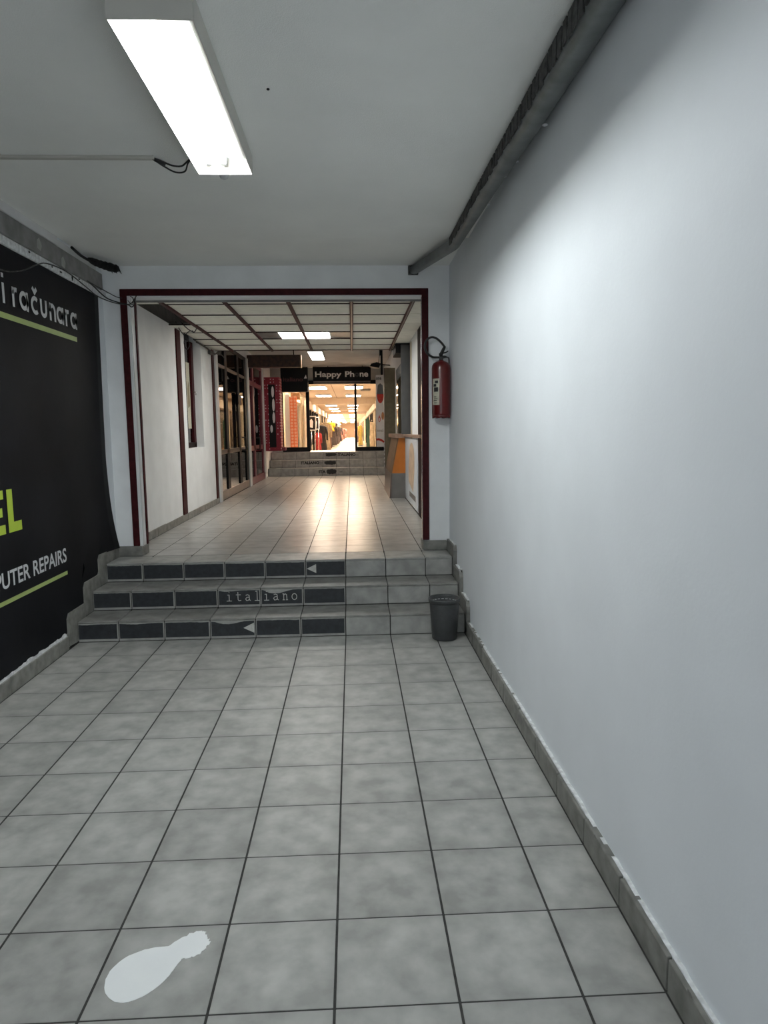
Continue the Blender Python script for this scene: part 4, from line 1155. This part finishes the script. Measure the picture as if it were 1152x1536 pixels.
while yv < 100:
    for sgn, par, xw in ((1, hl, HX0), (-1, hr, HX1)):
        piece('shop_post', par, min(xw, xw + sgn * .10), max(xw, xw + sgn * .10), yv, yv + .18, HZF, 2.62, CREAM if rh.random() < .6 else ALU_DK, .004)
        MB().box(xw, xw + sgn * .006, yv + .18, yv + 2.0, HZF + .3, 2.45).build('shop_pane', GLASS_C, par)
        MB().box(xw, xw + sgn * .03, yv + .18, yv + 2.0, HZF, HZF + .3).build('stall_riser', HMAT[rh.randrange(7)], par)
        piece('fascia', par, min(xw, xw + sgn * .16), max(xw, xw + sgn * .16), yv + .02, yv + 1.98, 2.50, 2.82, HALLCEIL if sgn > 0 else CREAM, .004)
    yv += 2.0 if yv < 45 else 4.0

# lamps of the hall
ORD = 'first second third fourth fifth sixth seventh eighth ninth tenth eleventh twelfth thirteenth fourteenth fifteenth sixteenth seventeenth eighteenth nineteenth'.split()
k = 0
yv = 15.5 + .9
row = -1
while yv < 108:
    for s_, xc in (('left', -1.04), ('right', .15)):
        lab = f'unseen fill panel added just inside the hall glass front, {s_} row' if row < 0 else f'{ORD[row]} lamp panel down the hall ceiling from the entrance, {s_} row'
        L = thing('hall_lamp', (xc, yv + .6, HZC), lab, 'lamp', 'lamp panels along the hall ceiling')
        piece('frame', L, xc - .30, xc + .30, yv, yv + 1.25, HZC - .05, HZC, ALU_W, .004)
        piece('diffuser', L, xc - .285, xc + .285, yv + .02, yv + 1.23, HZC - .056, HZC - .05, E_HALL, 0)
    yv = 20.6 if row < 0 else yv + 5.1
    row += 1
tag(MB().box(-1.688, -1.60, 52, 101, 2.58, 2.63).build('light_strip', E_HALL), 'long continuous light strip along the left shop fronts of the hall', 'lamp')

# goods in the hall
def garment(name, label, x, yv, ztop, zbot, w_, m_, group=None, stand=True):
    t = thing(name, (x, yv, zbot), label, 'clothing', group)
    hgt = ztop - zbot
    rings = []
    for (v, kx, ky) in [(1.0, .18, .12), (.985, .55, .20), (.95, .95, .28), (.86, 1.0, .36), (.68, .86, .36), (.52, .80, .34), (.25, .98, .40), (0.0, 1.08, .46)]:
        rings.append([Vector((x + w_ / 2 * kx * math.cos(a) * (1 + .05 * math.sin(6 * a) * (1 - v)), yv + w_ / 2 * ky * math.sin(a), zbot + hgt * v)) for a in [i * math.pi / 8 for i in range(16)]])
    MB().loft(rings).build('body', m_, t)
    for s_ in (-1, 1):
        MB().tube([(x + s_ * w_ * .44, yv, zbot + hgt * .93), (x + s_ * w_ * .55, yv - .01, zbot + hgt * .70), (x + s_ * w_ * .55, yv - .03, zbot + hgt * .45)], [w_ * .12, w_ * .10, w_ * .08], 8).build('sleeve', m_, t)
    MB().tube(smooth_path([(x, yv, ztop), (x, yv, ztop + .05), (x + .03, yv, ztop + .08), (x + .05, yv, ztop + .05)], 3), .006, 6).build('hanger_hook', CHROME, t)
    if stand:
        MB().tube([(x, yv, HZF), (x, yv, zbot + .05)], .015, 8).lathe([(0.001, .03), (.16, .02), (.16, 0), (.001, 0)], (x, yv, HZF), 14).build('stand', ALU_DK, t)
    return t
def gm(n, c): return mat(n, (*c, 1), .8, noise=.2, nscale=12)
G_RED = gm('cloth_red', (.35, .03, .03)); G_GREY = gm('cloth_grey', (.16, .14, .14)); G_DK = gm('cloth_dark', (.03, .028, .03)); G_YEL = gm('cloth_yellow', (.75, .52, .02)); G_GRN = gm('cloth_green', (.03, .09, .06)); G_BEI = gm('cloth_beige', (.45, .36, .24)); G_PNK = gm('cloth_pink', (.5, .25, .24)); G_BR = gm('cloth_brown', (.16, .08, .05))
gl = [
 ('red', -1.16, 23.4, 1.50, .80, .22, G_RED, 'red garment on a stand near the left entrance of the hall'),
 ('black', -1.15, 25.8, 1.78, .70, .42, G_DK, 'tall black garment left of the hall walkway'),
 ('beige', -1.16, 29.6, 1.95, .70, .50, G_BEI, 'beige coat standing left of the hall walkway'),
 ('brown', -1.18, 32.4, 1.92, .72, .46, G_BR, 'brown coat standing left of the hall walkway'),
 ('yellow', -1.25, 37.5, 2.05, 1.55, .60, G_YEL, 'short yellow top hung high on the left of the hall'),
 ('grey', -1.18, 41.0, 1.92, .72, .60, G_GREY, 'nearest of the grey coats left of the hall walkway'),
 ('grey', -1.16, 45.5, 1.92, .70, .62, G_GREY, 'middle grey coat left of the hall walkway'),
 ('grey', -1.18, 51.0, 1.92, .70, .64, G_GREY, 'farther grey coat left of the hall walkway'),
 ('dark', -1.15, 58.0, 1.92, .70, .64, G_DK, 'dark coat left of the walkway beyond the grey coats'),
 ('pink', -1.12, 66.0, 1.90, .70, .66, G_PNK, 'pinkish coat far down the left side of the hall'),
 ('brown', -1.10, 75.0, 1.90, .70, .68, G_BR, 'brown coat far down the left side of the hall'),
 ('pink', -1.05, 88.0, 1.95, .70, .75, G_PNK, 'farthest pinkish coat at the end of the hall'),
 ('yellow', .59, 41.5, 1.90, .66, .26, G_YEL, 'bright yellow dress seen through the right glass pane'),
 ('green', .66, 24.0, 2.02, .80, .13, G_GRN, 'dark green coat seen through the right glass pane'),
 ('beige', .90, 28.0, 1.92, .75, .30, G_BEI, 'beige coat between the yellow dress and the green coat'),
 ('brown', .62, 52.0, 1.90, .70, .50, G_BR, 'brown coat behind the yellow dress on the right'),
 ('beige', .62, 62.0, 1.90, .70, .55, G_PNK, 'pale pink coat far down the right side of the hall'),
]
for (n_, x, yv, zt, zb, w_, m_, lab) in gl:
    garment('display_garment', lab, x, yv, zt, zb, w_, m_, 'garments on show along the hall')
# picture boards on the left just inside
for i, (ya, x, z0, z1, lab) in enumerate([(20.2, -1.22, 1.56, 2.02, 'nearest framed picture board left inside the hall'), (22.4, -1.22, 1.60, 2.04, 'farther framed picture board left inside the hall')]):
    f_ = thing('picture_board', (x, ya, HZF), lab, 'picture', 'framed boards inside the hall')
    MB().box(x - .16, x + .16, ya, ya + .03, z0, z1, .003).build('frame', ALU_W, f_)
    MB().box(x - .13, x + .13, ya - .004, ya, z0 + .03, z1 - .03).build('picture', DARKP, f_)
    MB().prism([(-.06, -.12), (.05, -.14), (.07, .05), (.02, .14), (-.05, .08)], (x, ya - .0045, (z0 + z1) / 2), (1, 0, 0), (0, 0, 1), (0, -1, 0), .001).build('figure', OVAL, f_)
    MB().tube([(x - .12, ya + .015, HZF), (x - .12, ya + .015, z0)], .012, 6).tube([(x + .12, ya + .015, HZF), (x + .12, ya + .015, z0)], .012, 6).build('stand_leg', CHROME, f_)
ls = thing('leaning_boards', (-1.55, 16.6, FZ), 'white and orange printed boards behind the left glass pane', 'board')
MB().box(-1.68, -1.55, 16.55, 16.60, FZ, 2.50, .003).build('white_board', POSTERW, ls)
MB().box(-1.55, -1.36, 16.50, 16.55, FZ + .10, 2.44, .003).build('orange_board', ORANGEDOT, ls)
MB().box(-1.52, -1.28, 16.62, 16.66, 2.36, 2.55, .003).build('top_board', WOOD_L, ls)
for i, x in enumerate((-1.30, -1.20)):
    tag(MB().box(x, x + .05, 17.0, 17.05, FZ, 2.45 - i * .1, .003).build('display_post', CREAM if i else OLIVE), ['olive display post behind the left glass pane', 'cream display post behind the left glass pane'][i], 'post')
